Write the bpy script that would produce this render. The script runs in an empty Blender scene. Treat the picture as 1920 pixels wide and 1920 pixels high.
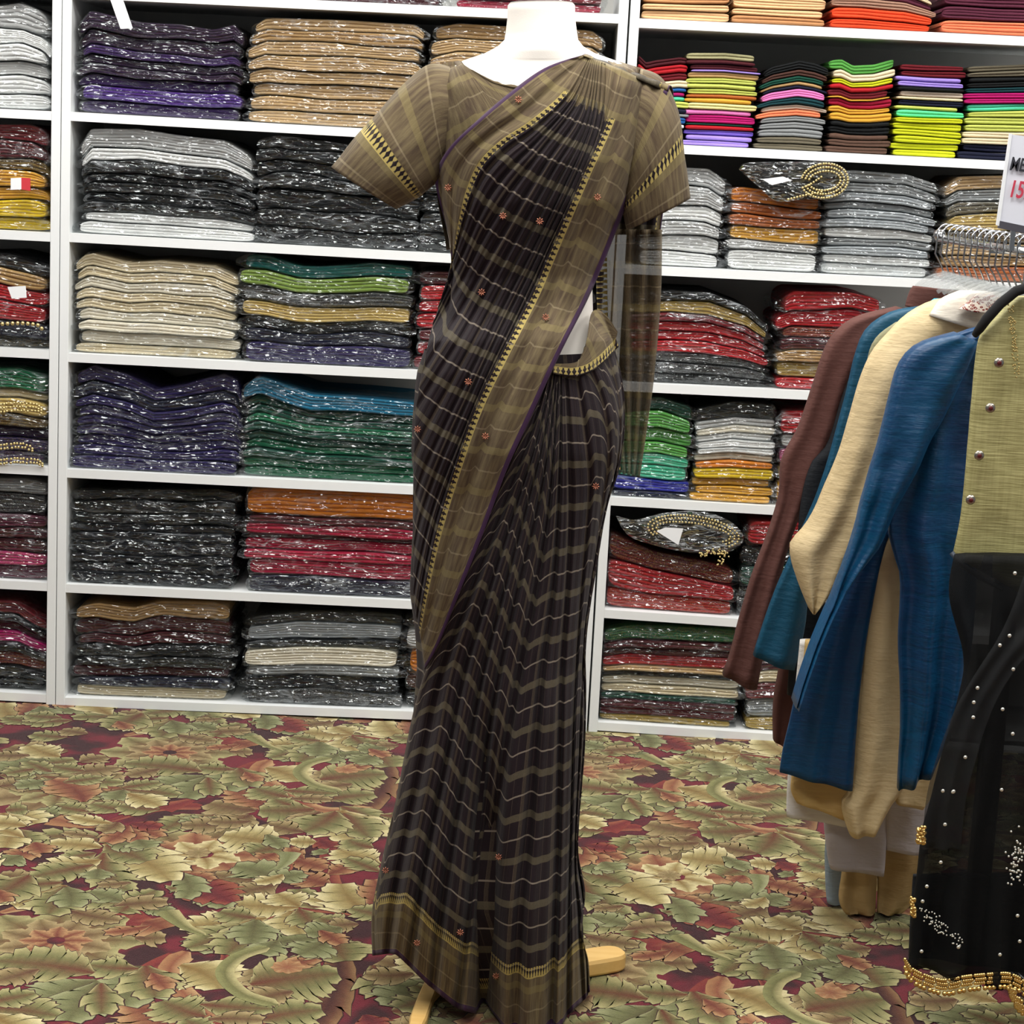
import bpy, math, random
import numpy as np
from mathutils import Vector, Matrix, noise as mn

# ------------------------------------------------------------------ camera, world, lights, exposure
SC = bpy.context.scene
COL = SC.collection
PITCH, ROLL, FPX, CAMH = 0.1766, 0.0503, 3754.8, 1.5
cp, sp, cr, sr = math.cos(PITCH), math.sin(PITCH), math.cos(ROLL), math.sin(ROLL)
_r0, _u0, _f = np.array([1, 0, 0.]), np.array([0, sp, cp]), np.array([0, cp, -sp])
RGT, UPV, FWD = cr*_r0 + sr*_u0, -sr*_r0 + cr*_u0, _f
cam_d = bpy.data.cameras.new('camera'); cam = bpy.data.objects.new('camera', cam_d); COL.objects.link(cam)
cam_d.sensor_fit = 'HORIZONTAL'; cam_d.sensor_width = 36; cam_d.lens = FPX/1920*36; cam_d.clip_start = .05
cam.matrix_world = Matrix(((RGT[0], UPV[0], -FWD[0], 0), (RGT[1], UPV[1], -FWD[1], 0), (RGT[2], UPV[2], -FWD[2], CAMH), (0, 0, 0, 1)))
SC.camera = cam
SC.cycles.max_bounces = 7; SC.cycles.diffuse_bounces = 3; SC.cycles.glossy_bounces = 2; SC.cycles.transparent_max_bounces = 8; SC.cycles.adaptive_threshold = .04
SC.view_settings.view_transform = 'Standard'; SC.view_settings.look = 'None'
SC.view_settings.exposure = -0.06; SC.view_settings.gamma = 1; SC.view_settings.use_curve_mapping = False
W = bpy.data.worlds.new('world'); SC.world = W; W.use_nodes = True
W.node_tree.nodes['Background'].inputs[0].default_value = (.92, .96, 1, 1)
W.node_tree.nodes['Background'].inputs[1].default_value = .19
def area(name, loc, size, power, color=(1, .985, .95), rot=(0, 0, 0)):
    l = bpy.data.lights.new(name, 'AREA'); l.shape = 'RECTANGLE'; l.size, l.size_y = size
    l.energy = power; l.color = color
    o = bpy.data.objects.new(name, l); COL.objects.link(o); o.location = loc; o.rotation_euler = rot
    return o
LP = [(-1.5, 2.9), (.3, 2.9), (2.1, 2.9), (-1.5, 4.35), (.3, 4.35), (2.1, 4.35), (-.6, 1.2), (1.5, 1.2)]
for i, (x, y) in enumerate(LP):
    area('ceiling_lamp', (x, y, 2.74), (1.15, .5), 28 if y > 2 else 18)

# ------------------------------------------------------------------ pixel helpers (photo frame 1920 x 1920)
def ray(px, py): return FWD*FPX + RGT*(px-960) - UPV*(py-960)
def at(px, py, Y):
    d = ray(px, py); P = d*(Y/d[1]); return np.array([P[0], P[1], P[2]+CAMH])
def floor_at(px, py, z=0):
    d = ray(px, py); P = d*((z-CAMH)/d[2]); return np.array([P[0], P[1], z])
def proj(P):
    P = np.asarray(P)-np.array([0, 0, CAMH]); z = P@FWD
    return 960+FPX*(P@RGT)/z, 960-FPX*(P@UPV)/z

def lin(h):
    if isinstance(h, str):
        h = h.lstrip('#'); c = [int(h[i:i+2], 16)/255 for i in (0, 2, 4)]
    else: c = h
    return tuple(x/12.92 if x <= .04045 else ((x+.055)/1.055)**2.4 for x in c)

# ------------------------------------------------------------------ material helpers
class NT:
    def __init__(s, name):
        s.m = bpy.data.materials.new(name); s.m.use_nodes = True; s.t = s.m.node_tree
        s.b = s.t.nodes['Principled BSDF']; s.out = s.t.nodes['Material Output']
    def n(s, typ, **kw):
        nd = s.t.nodes.new(typ)
        for k, v in kw.items():
            if k.startswith('i_'):
                key = k[2:]; key = int(key) if key.isdigit() else key
                s.put(nd.inputs[key], v)
            else: setattr(nd, k, v)
        return nd
    def put(s, sock, v):
        if hasattr(v, 'node'): s.t.links.new(v, sock)
        elif hasattr(v, 'outputs'): s.t.links.new(v.outputs[0], sock)
        elif isinstance(v, tuple) and len(v) == 3 and sock.type == 'RGBA': sock.default_value = (*v, 1)
        else: sock.default_value = v
    def math(s, op, a, b=0., c=None, clamp=False):
        nd = s.n('ShaderNodeMath', operation=op, use_clamp=clamp); s.put(nd.inputs[0], a); s.put(nd.inputs[1], b)
        if c is not None: s.put(nd.inputs[2], c)
        return nd.outputs[0]
    def mix(s, f, a, b):
        nd = s.n('ShaderNodeMix', data_type='RGBA'); s.put(nd.inputs[0], f); s.put(nd.inputs[6], a); s.put(nd.inputs[7], b)
        return nd.outputs[2]
    def noise(s, scale, detail=2, vec=None, rough=.5):
        nd = s.n('ShaderNodeTexNoise'); nd.inputs['Scale'].default_value = scale; nd.inputs['Detail'].default_value = detail
        nd.inputs['Roughness'].default_value = rough
        if vec is not None: s.put(nd.inputs['Vector'], vec)
        return nd.outputs[0]
    def obj(s, sc=(1, 1, 1)):
        tc = s.n('ShaderNodeTexCoord'); mp = s.n('ShaderNodeMapping'); s.t.links.new(tc.outputs['Object'], mp.inputs[0]); mp.inputs['Scale'].default_value = sc
        return mp.outputs[0]
    def bump(s, h, strength=.3, dist=.002):
        nd = s.n('ShaderNodeBump'); nd.inputs['Strength'].default_value = strength; nd.inputs['Distance'].default_value = dist; s.put(nd.inputs['Height'], h)
        s.t.links.new(nd.outputs[0], s.b.inputs['Normal']); return nd.outputs[0]
    def set(s, **kw):
        for k, v in kw.items(): s.put(s.b.inputs[k.replace('_', ' ')], v)
        return s
MC = {}
def simple(name, col, rough=.5, metal=0., spec=.5, bump=None):
    if name in MC: return MC[name]
    t = NT(name); c = lin(col)
    t.set(Base_Color=c, Roughness=rough, Metallic=metal)
    t.b.inputs['Specular IOR Level'].default_value = spec
    if bump: t.bump(t.noise(bump[0], 3, t.obj()), bump[1], bump[2])
    MC[name] = t.m; return t.m
def cloth_mat(col, rough=.8, sheen=0., pattern=None):
    key = ('cloth', col, rough, pattern)
    if key in MC: return MC[key]
    t = NT('cloth_'+col.strip('#')); c = lin(col)
    v = t.obj((1, 1, 1)); nz = t.noise(14, 3, v); fine = t.noise(420, 2, t.obj((1, .4, 1.6)))
    k = t.math('MULTIPLY_ADD', nz, .34, .70)
    base = t.mix(1.0, c, c); mul = t.n('ShaderNodeVectorMath', operation='SCALE'); t.put(mul.inputs[0], c); t.put(mul.inputs[3], k)
    colr = mul.outputs[0]
    if pattern:
        pc, sc, th = pattern
        vo = t.n('ShaderNodeTexVoronoi'); vo.inputs['Scale'].default_value = sc
        f = t.math('LESS_THAN', vo.outputs['Distance'], th)
        colr = t.mix(f, colr, lin(pc))
    t.set(Base_Color=colr, Roughness=rough); t.b.inputs['Specular IOR Level'].default_value = .25
    hh = t.math('ADD', t.math('MULTIPLY', fine, .35), t.noise(60, 3, v))
    t.bump(hh, .35, .003)
    MC[key] = t.m; return t.m
def plastic_mat(kind=0):
    key = ('plastic', kind)
    if key in MC: return MC[key]
    t = NT('clear_plastic_film'); t.t.nodes.remove(t.b)
    off = t.n('ShaderNodeObjectInfo')
    tc = t.n('ShaderNodeTexCoord'); vm = t.n('ShaderNodeVectorMath', operation='MULTIPLY_ADD')
    t.put(vm.inputs[0], tc.outputs['Object']); vm.inputs[1].default_value = (1, 1, 2.2); 
    sc3 = t.n('ShaderNodeCombineXYZ'); t.put(sc3.inputs[0], t.math('MULTIPLY', off.outputs['Random'], 37.)); t.put(sc3.inputs[1], t.math('MULTIPLY', off.outputs['Random'], 11.)); t.put(vm.inputs[2], sc3)
    v = vm.outputs[0]
    wn_ = t.n('ShaderNodeTexNoise'); wn_.inputs['Scale'].default_value = 9; t.put(wn_.inputs['Vector'], v)
    wv = t.n('ShaderNodeVectorMath', operation='MULTIPLY_ADD'); t.put(wv.inputs[0], wn_.outputs['Color']); wv.inputs[1].default_value = (.09, .09, .09); t.put(wv.inputs[2], v)
    def voro(sc, st):
        mp = t.n('ShaderNodeVectorMath', operation='MULTIPLY'); t.put(mp.inputs[0], wv.outputs[0]); mp.inputs[1].default_value = st
        q = t.n('ShaderNodeTexVoronoi', feature='DISTANCE_TO_EDGE'); q.inputs['Scale'].default_value = sc; t.put(q.inputs['Vector'], mp.outputs[0]); return q.outputs['Distance']
    e1, e2 = voro(12, (.55, 1, 1.3)), voro(38, (.6, 1, 1))
    h = t.math('ADD', t.math('MULTIPLY', e1, 1.), t.math('MULTIPLY', e2, .34))
    bp = t.n('ShaderNodeBump'); bp.inputs['Strength'].default_value = .85; bp.inputs['Distance'].default_value = .035; t.put(bp.inputs['Height'], h)
    gl = t.n('ShaderNodeBsdfGlossy'); gl.inputs['Roughness'].default_value = .1; gl.inputs['Color'].default_value = (.95, .98, 1, 1); t.put(gl.inputs['Normal'], bp)
    df = t.n('ShaderNodeBsdfDiffuse'); df.inputs['Color'].default_value = (.75, .8, .84, 1); t.put(df.inputs['Normal'], bp)
    tr = t.n('ShaderNodeBsdfTransparent'); tr.inputs['Color'].default_value = (.97, .98, .98, 1)
    lw = t.n('ShaderNodeLayerWeight'); lw.inputs['Blend'].default_value = .35; t.put(lw.inputs['Normal'], bp)
    fg = t.math('MULTIPLY_ADD', lw.outputs['Fresnel'], .34, .045, clamp=True)
    crease = t.math('SUBTRACT', 1., t.math('MULTIPLY', t.math('MINIMUM', e1, t.math('MULTIPLY', e2, 1.6)), 16.), clamp=True)
    big = t.noise(7, 2, v)
    haze = t.math('MULTIPLY', t.math('MULTIPLY', crease, t.math('MULTIPLY_ADD', off.outputs['Random'], .30, .06)), t.math('SUBTRACT', t.math('MULTIPLY', big, 3.), 1.1, clamp=True), clamp=True)
    haze = t.math('ADD', haze, .004 if kind == 0 else .2, clamp=True)
    m1 = t.n('ShaderNodeMixShader'); t.put(m1.inputs[0], haze); t.t.links.new(tr.outputs[0], m1.inputs[1]); t.t.links.new(df.outputs[0], m1.inputs[2])
    m2 = t.n('ShaderNodeMixShader'); t.put(m2.inputs[0], fg); t.t.links.new(m1.outputs[0], m2.inputs[1]); t.t.links.new(gl.outputs[0], m2.inputs[2])
    t.t.links.new(m2.outputs[0], t.out.inputs[0])
    MC[key] = t.m; return t.m

# ------------------------------------------------------------------ object helpers
def tag(o, label=None, cat=None, group=None, kind=None):
    if label: o['label'] = label
    if cat: o['category'] = cat
    if group: o['group'] = group
    if kind: o['kind'] = kind
    return o
def mesh_obj(name, V, F, mat=None, parent=None, smooth=True, uvs=None):
    me = bpy.data.meshes.new(name); me.from_pydata([tuple(map(float, v)) for v in V], [], [tuple(f) for f in F])
    if smooth: me.polygons.foreach_set('use_smooth', [True]*len(me.polygons))
    if uvs:
        idx = np.zeros(len(me.loops), dtype=np.int32); me.loops.foreach_get('vertex_index', idx)
        for nm, arr in uvs.items():
            l = me.uv_layers.new(name=nm); l.data.foreach_set('uv', np.asarray(arr, dtype=np.float32)[idx].ravel())
    o = bpy.data.objects.new(name, me); COL.objects.link(o)
    if mat is not None:
        for m in (mat if isinstance(mat, (list, tuple)) else [mat]): me.materials.append(m)
    if parent is not None:
        o.parent = parent
        o.matrix_parent_inverse = Matrix.Translation(-parent.location)
    me.update(); return o
def empty(name, loc, label=None, cat=None, group=None):
    o = bpy.data.objects.new(name, None); COL.objects.link(o); o.location = tuple(map(float, loc)); o.empty_display_size = .05
    return tag(o, label, cat, group)
class MB:
    """collects shapes into one mesh"""
    def __init__(s): s.V = []; s.F = []
    def add(s, V, F):
        b = len(s.V); s.V += [tuple(v) for v in V]; s.F += [tuple(i+b for i in f) for f in F]; return s
    def box(s, a, b, bev=0.0):
        (x0, y0, z0), (x1, y1, z1) = a, b
        if bev <= 0:
            V = [(x, y, z) for z in (z0, z1) for y in (y0, y1) for x in (x0, x1)]
            return s.add(V, [(0, 2, 3, 1), (4, 5, 7, 6), (0, 1, 5, 4), (2, 6, 7, 3), (0, 4, 6, 2), (1, 3, 7, 5)])
        # chamfered box
        V = []; e = bev
        for z, i in ((z0, 0), (z0+e, 1), (z1-e, 1), (z1, 0)):
            k = e if i == 0 else 0
            V += [(x0+e, y0+k, z), (x1-e, y0+k, z), (x1-k, y0+e, z), (x1-k, y1-e, z), (x1-e, y1-k, z), (x0+e, y1-k, z), (x0+k, y1-e, z), (x0+k, y0+e, z)]
        F = [tuple(range(7, -1, -1)), tuple(range(24, 32))]
        for r in range(3):
            for j in range(8): F.append((r*8+j, r*8+(j+1) % 8, r*8+8+(j+1) % 8, r*8+8+j))
        return s.add(V, F)
    def tube(s, pts, r, n=8, cap=True):
        pts = [np.asarray(p, float) for p in pts]; rr = r if isinstance(r, (list, tuple, np.ndarray)) else [r]*len(pts)
        V = []; F = []; prev = None
        for i, p in enumerate(pts):
            d = pts[min(i+1, len(pts)-1)]-pts[max(i-1, 0)]; d = d/(np.linalg.norm(d)+1e-9)
            if prev is None:
                a = np.cross(d, [0, 0, 1.]); 
                if np.linalg.norm(a) < .1: a = np.cross(d, [0, 1., 0])
            else: a = prev-d*(prev@d)
            a = a/(np.linalg.norm(a)+1e-9); prev = a; b = np.cross(d, a)
            for k in range(n):
                t = 2*math.pi*k/n; V.append(p+rr[i]*(math.cos(t)*a+math.sin(t)*b))
        for i in range(len(pts)-1):
            for k in range(n): F.append((i*n+k, i*n+(k+1) % n, (i+1)*n+(k+1) % n, (i+1)*n+k))
        if cap: F.append(tuple(range(n-1, -1, -1))); F.append(tuple((len(pts)-1)*n+k for k in range(n)))
        return s.add(V, F)
    def ball(s, c, r, seg=8, ring=5, sc=(1, 1, 1)):
        V = [(c[0], c[1], c[2]+r*sc[2])]; F = []
        for i in range(1, ring):
            t = math.pi*i/ring
            for k in range(seg):
                p = 2*math.pi*k/seg; V.append((c[0]+r*sc[0]*math.sin(t)*math.cos(p), c[1]+r*sc[1]*math.sin(t)*math.sin(p), c[2]+r*sc[2]*math.cos(t)))
        V.append((c[0], c[1], c[2]-r*sc[2])); last = len(V)-1
        for k in range(seg): F.append((0, 1+k, 1+(k+1) % seg)); F.append((last, last-seg+(k+1) % seg, last-seg+k))
        for i in range(ring-2):
            for k in range(seg): F.append((1+i*seg+k, 1+(i+1)*seg+k, 1+(i+1)*seg+(k+1) % seg, 1+i*seg+(k+1) % seg))
        return s.add(V, F)
    def build(s, name, mat, parent=None, smooth=True): return mesh_obj(name, s.V, s.F, mat, parent, smooth)
def grid_faces(nu, nv, wrap=False, base=0):
    F = []
    for i in range(nu-1):
        for j in range(nv if wrap else nv-1):
            F.append((base+i*nv+j, base+i*nv+(j+1) % nv, base+(i+1)*nv+(j+1) % nv, base+(i+1)*nv+j))
    return F
def resample(P, n, cum=None):
    P = np.asarray(P, float); d = np.r_[0, np.cumsum(np.linalg.norm(np.diff(P, axis=0), axis=1))]
    # smooth (Catmull-Rom) then uniform in arc length
    Q = []
    for i in range(len(P)-1):
        p0, p1, p2, p3 = P[max(i-1, 0)], P[i], P[i+1], P[min(i+2, len(P)-1)]
        for t in np.linspace(0, 1, 9)[:-1]:
            Q.append(.5*((2*p1)+(-p0+p2)*t+(2*p0-5*p1+4*p2-p3)*t*t+(-p0+3*p1-3*p2+p3)*t**3))
    Q.append(P[-1]); Q = np.array(Q); d = np.r_[0, np.cumsum(np.linalg.norm(np.diff(Q, axis=0), axis=1))]
    s = np.linspace(0, d[-1], n) if cum is None else cum*d[-1]
    return np.stack([np.interp(s, d, Q[:, k]) for k in range(Q.shape[1])], 1)
WHITE_TEXT = None
# ------------------------------------------------------------------ room shell
def struct(name, mb, mat, smooth=False):
    o = mb.build(name, mat, None, smooth); o['kind'] = 'structure'; return o
wallm = simple('wall_paint', '#d9d6cd', .8, bump=(90, .1, .001))
ceilm = simple('ceiling_tile', '#e6e4de', .85, bump=(220, .2, .001))
struct('wall_back', MB().box((-4.2, 5.62, 0), (4.2, 5.72, 2.8)), wallm)
struct('ceiling', MB().box((-4.2, -1.5, 2.8), (4.2, 5.72, 2.88)), ceilm)
# troffer lamps the light comes from
lampm = NT('lamp_diffuser'); lampm.set(Base_Color=(.9, .9, .9)); lampm.b.inputs['Emission Color'].default_value = (1, .985, .95, 1); lampm.b.inputs['Emission Strength'].default_value = 2.5
framem = simple('lamp_frame', '#f0f0ee', .4)
place = {-1.5: 'left', .3: 'middle', 2.1: 'right', -.6: 'left', 1.5: 'right'}
for x, y in LP:
    row = 'nearest the shelves' if y > 4 else ('above the dress form' if y > 2 else 'behind the photographer')
    e = empty('ceiling_lamp', (x, y, 2.8), 'white recessed ceiling light panel, the %s one in the row %s' % (place[x], row), 'ceiling light', 'recessed ceiling panels')
    f = MB()
    for a, b in (((x-.62, y-.3, 2.765), (x+.62, y-.26, 2.799)), ((x-.62, y+.26, 2.765), (x+.62, y+.3, 2.799)), ((x-.62, y-.26, 2.765), (x-.58, y+.26, 2.799)), ((x+.58, y-.26, 2.765), (x+.62, y+.26, 2.799))): f.box(a, b)
    f.build('frame', framem, e, False)
    MB().box((x-.58, y-.26, 2.785), (x+.58, y+.26, 2.799)).build('diffuser', lampm.m, e, False)

# ------------------------------------------------------------------ shelving units
YF = 5.14           # front plane of the bookcases
TH = .0225
shelfm = simple('white_laminate', '#e9ecec', .38, bump=(30, .03, .001))
backm = simple('white_backboard', '#c9c8c4', .6)
edgem = simple('white_edge_band', '#eef0f0', .35)
def zline(p, q, off=0.):
    a, b = at(*p, YF), at(*q, YF)
    k = (b[2]-a[2])/(b[0]-a[0]); k0 = k
    return lambda x: a[2]+k*(x-a[0])+off
UNITX = {}
def unit(label, xl, xr, lines, top=2.32, dep=.42, y0=YF):
    e = empty('shelving_unit', ((xl+xr)/2, y0, 0), label, 'bookcase', 'white laminate bookcases along the wall')
    for side, x0, x1 in (('left', xl, xl+.0235), ('right', xr-.0235, xr)):
        MB().box((x0, y0, 0.0), (x1, y0+dep, top), .0012).build('side_panel', shelfm, e, False)
    MB().box((xl+.0235, y0+dep-.008, .02), (xr-.0235, y0+dep, top)).build('back_panel', backm, e, False)
    MB().box((xl+.0235, y0+.05, 0), (xr-.0235, y0+.065, .015)).build('kick_shadow_strip', simple('kick_shadow_dark', '#1c1a18', .8), e, False)  # recessed kick strip, its dark colour paints the shadow gap under the bottom shelf
    tops = []
    for ln in lines:
        f = zline(*ln)
        a, b = xl+.0235, xr-.0235
        n = 10; V = []; 
        xs = np.linspace(a, b, n)
        for x in xs:
            z = f(x); V += [(x, y0+.001, z), (x, y0+.001, z+TH), (x, y0+dep-.008, z+TH), (x, y0+dep-.008, z)]
        F = grid_faces(n, 4, True)+[(3, 2, 1, 0), (4*n-4, 4*n-3, 4*n-2, 4*n-1)]
        o = mesh_obj('shelf', V, [tuple(reversed(q)) for q in F], shelfm, e, False)
        tops.append((lambda f: (lambda x: f(x)+TH))(f))
    MB().box((xl+.0235, y0, top-TH), (xr-.0235, y0+dep, top)).build('top_panel', shelfm, e, False)
    UNITX[id(tops)] = (xl+.0235, xr-.0235); return tops
XA = at(110, 660, YF)[0]; XC0 = at(1143, 660, YF)[0]
SA = unit('white bookcase cut off at far left, holding white, yellow and beaded bags', XA-1.45, XA-.001,
     [((97-97, y-4.9), (97, y)) for y in (-6, 225.5, 453.3, 673.7, 892.3, 1109, 1318.3)])
SB = unit('wide white bookcase behind the dress form, holding purple, beige, cream and black bags', XA+.001, XC0-.0025,
     [((134, -3.7), (1142, 43)), ((133, 226.5), (664, 256.7)), ((131.5, 453.8), (845.8, 493.2)), ((129, 678.7), (777.5, 711.2)), ((127, 895.5), (773, 927.5)), ((124, 1111), (755, 1141.3)), ((120, 1323.5), (767, 1349.5))])
SCC = unit('white bookcase on the right behind the clothes rail, with small folded fabrics near its top', XC0+.0025, XC0+1.52,
     [((1180, 50.8), (1920, 85.7)), ((1278, 288.5), (1880, 318.5)), ((1238, 516.5), (1710, 539)), ((1210, 735.5), (1506, 749.5)), ((1140, 947.4), (1440, 965)), ((1114, 1157.5), (1380, 1176)), ((1105, 1368.5), (1440, 1391.5))])
# ------------------------------------------------------------------ carpet: one floor mesh, the woven acanthus pattern is part of it
class Carpet:
    def __init__(s): s.V = []; s.F = []; s.C = []; s.lay = 0
    def poly(s, V, F, C):
        b = len(s.V); s.V += V; s.F += [tuple(i+b for i in f) for f in F]; s.C += C
TILE = []           # shapes of one repeat: (kind, points, faces, colours) in floor metres
GC = {'gr': ('#6a3022', '#6f6c40', '#8b8a58', '#bdb27e'), 'cr': ('#80602f', '#a0905a', '#c4b580', '#e8dcab'), 'tn': ('#5f3424', '#7a6840', '#98825a', '#b5a274'),
      'or': ('#6e2e24', '#875038', '#a67a52', '#bd9a6c'), 'rd': ('#5a1c22', '#702428', '#84382e', '#9a5a40'), 'lg': ('#5c5432', '#74764a', '#8b8d62', '#a8a87c'),
      'dk': ('#3a1a1c', '#5c3226', '#7a5236', '#95744c')}
def bez(a, b, bend, n, hook=0.):
    a, b = np.array(a, float), np.array(b, float); d = b-a; pn = np.array([-d[1], d[0]])
    t = np.linspace(0, 1, n)[:, None]
    c = a+d*.5+pn*bend; P = (1-t)**2*a+2*(1-t)*t*c+t*t*b
    return P+pn*hook*t**3
def leaf(p0, p1, w, bend=0., col='gr', lob=5, fan=.5, seed=0, tilew=1.):
    """p0 base, p1 tip (photo pixels on the floor); w full width in metres"""
    w *= .88; a, b = floor_at(*p0)[:2], floor_at(*p1)[:2]; rng = random.Random(seed+int(p0[0]*7+p0[1]*13))
    n = lob*6+1; P = bez(a, b, bend, n); T = np.gradient(P, axis=0); T /= np.linalg.norm(T, axis=1)[:, None]; N = np.stack([-T[:, 1], T[:, 0]], 1)
    t = np.linspace(0, 1, n)
    env = np.sin(np.pi*np.clip(t, 0, 1)**(1.0-.45*(.5-fan)*2 if fan < .5 else 1+1.2*(fan-.5)*2))**.75
    env = np.maximum(env, .16*(1-t)); L = np.linalg.norm(b-a)
    V = []; C = []; c0, c1, c2, c3 = [np.array(lin(x)) for x in GC[col]]
    sides = []
    for sgn in (-1, 1):
        rows = []
        for i in range(n):
            ph = (i % 6)/6.; 
            tooth = [.66, .84, .98, .92, 1.03, .80][i % 6]*(1+.1*rng.uniform(-1, 1))
            fwd = [0, .15, .5, .55, .9, .45][i % 6]/lob*.9
            wd = w/2*env[i]*tooth
            q = P[i]+sgn*N[i]*wd+T[i]*fwd*L*(.6+.4*env[i])*.8
            m = P[i]+sgn*N[i]*wd*.5+T[i]*fwd*L*.25
            lite = [0., .35, .8, .7, 1., .3][i % 6]
            k = (.55+.45*env[i])
            vein = 1. if i % 6 in (2, 4) else (.80 if i % 6 == 0 else .9)
            cm = (c1*(1-.5*lite)+c2*.5*lite)*vein; bs = max(0, 1-t[i]*2.6)*.55; cm = cm*(1-bs)+c0*bs; co = c2*(1-lite)+c3*lite
            if i % 6 == 0: co = c1*.9
            rows.append((m, cm, q, co))
        sides.append(rows)
    for i in range(n):
        V.append(tuple(P[i])); C.append((c0*(1-t[i]*.6)+c1*t[i]*.6)*.9)
        for sd in (0, 1):
            m, cm, q, co = sides[sd][i]; V += [tuple(m), tuple(q)]; C += [cm, co]
    F = []
    for i in range(n-1):
        for o1, o2 in ((0, 1), (1, 2), (0, 3), (3, 4)):
            f = (i*5+o1, i*5+o2, (i+1)*5+o2, (i+1)*5+o1); F.append(f)
    cc_ = np.array(V).reshape(n, 5, 2); dk = cc_.copy(); out_ = np.concatenate([(cc_[:, 2]-cc_[:, 0])[:, None], (cc_[:, 4]-cc_[:, 0])[:, None]], 1)
    ln = np.linalg.norm(out_, axis=2, keepdims=True)+1e-6
    dk[:, 2] += out_[:, 0]/ln[:, 0]*.003+T*.001; dk[:, 4] += out_[:, 1]/ln[:, 1]*.003+T*.001
    dkc = np.array(lin('#3a1c1a'))
    TILE.append(([tuple(q) for q in dk.reshape(-1, 2)], F, [dkc]*(n*5)))
    TILE.append((V, F, C))
def stroke(pts, w, col, taper=True):
    P = np.array([floor_at(*p)[:2] for p in pts]); P = resample(P, 22); T = np.gradient(P, axis=0); T /= np.linalg.norm(T, axis=1)[:, None]; N = np.stack([-T[:, 1], T[:, 0]], 1)
    V = []; C = []; c = [np.array(lin(x)) for x in GC[col]]
    for i in range(22):
        t = i/21; k = w/2*((1-t)*.75+.25 if taper else 1.)*(1 if i else .4)*(.25 if i == 21 else 1)
        for s_, cc in ((-1, c[2]), (0, c[1]), (1, c[3])): V.append(tuple(P[i]+N[i]*k*s_)); C.append(cc)
    TILE.append((V, grid_faces(22, 3), C))
def blob(p, rx, ry, col, teeth=9, seed=1, star=.16):
    c = floor_at(*p)[:2]; n = teeth*4; V = [tuple(c)]; C = [np.array(lin(GC[col][1]))]; rng = random.Random(seed)
    for i in range(n):
        a = 2*math.pi*i/n; k = 1+star*math.sin(a*teeth)+.06*rng.uniform(-1, 1)
        V.append((c[0]+rx*k*math.cos(a), c[1]+ry*k*math.sin(a))); C.append(np.array(lin(GC[col][3 if math.sin(a*teeth) > .2 else 2])))
    TILE.append((V, [(0, 1+i, 1+(i+1) % n) for i in range(n)], C))
def rosette(p, r, cols, n=7, seed=0):
    c = floor_at(*p)[:2]
    for ring, (rr, col) in enumerate(cols):
        for k in range(n):
            a = 2*math.pi*(k+.5*ring)/n+seed
            b0 = c+np.array([math.cos(a), math.sin(a)])*r*rr*.25; b1 = c+np.array([math.cos(a), math.sin(a)])*r*rr
            P = bez(b0, b1, .1, 9); T = np.gradient(P, axis=0); T /= np.linalg.norm(T, axis=1)[:, None]; N = np.stack([-T[:, 1], T[:, 0]], 1)
            V = []; C = []; cs = [np.array(lin(x)) for x in GC[col]]
            for i in range(9):
                t = i/8; wd = r*rr*.30*math.sin(math.pi*min(t*.85+.12, 1))**.7*(1+.14*(-1)**i)
                for s_ in (-1, 0, 1): V.append(tuple(P[i]+N[i]*wd*s_)); C.append(cs[0]*(1-t)+cs[1]*t if s_ == 0 else cs[2]*(1-t)+cs[3]*t)
            TILE.append((V, grid_faces(9, 3), C))
# back layers first
blob((417, 1392), .045, .06, 'rd', 5, 2, .03)
for p, q, w, b, c in (((610, 1480), (560, 1430), .05, .1, 'rd'), ((700, 1400), (640, 1545), .09, .2, 'dk')): leaf(p, q, w, b, c)
stroke([(690, 1712), (620, 1705), (560, 1707), (500, 1722), (440, 1745)], .05, 'rd')
stroke([(380, 1512), (320, 1514), (260, 1524), (190, 1545)], .05, 'rd')
stroke([(300, 1516), (340, 1506), (360, 1500)], .08, 'rd')
stroke([(500, 1430), (470, 1438), (430, 1452), (380, 1462)], .06, 'rd')
stroke([(500, 1430), (480, 1450), (460, 1462)], .05, 'or')
stroke([(505, 1425), (484, 1446), (520, 1478), (600, 1518), (700, 1515)], .045, 'or', False)
stroke([(700, 1395), (600, 1385), (560, 1395)], .05, 'rd')
stroke([(420, 1405), (390, 1425), (350, 1440)], .05, 'or')
stroke([(622, 1590), (616, 1625), (618, 1650), (632, 1680)], .045, 'rd', False)
stroke([(520, 1570), (545, 1590), (535, 1620), (520, 1645)], .04, 'rd', False)
stroke([(90, 1455), (170, 1440), (240, 1452)], .05, 'rd')
stroke([(60, 1462), (30, 1475), (40, 1500), (90, 1508)], .05, 'or')
stroke([(100, 1535), (150, 1545), (200, 1550)], .09, 'or')
stroke([(640, 1495), (580, 1505), (530, 1500)], .04, 'rd')
stroke([(100, 1690), (50, 1700), (0, 1712)], .06, 'or')
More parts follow.
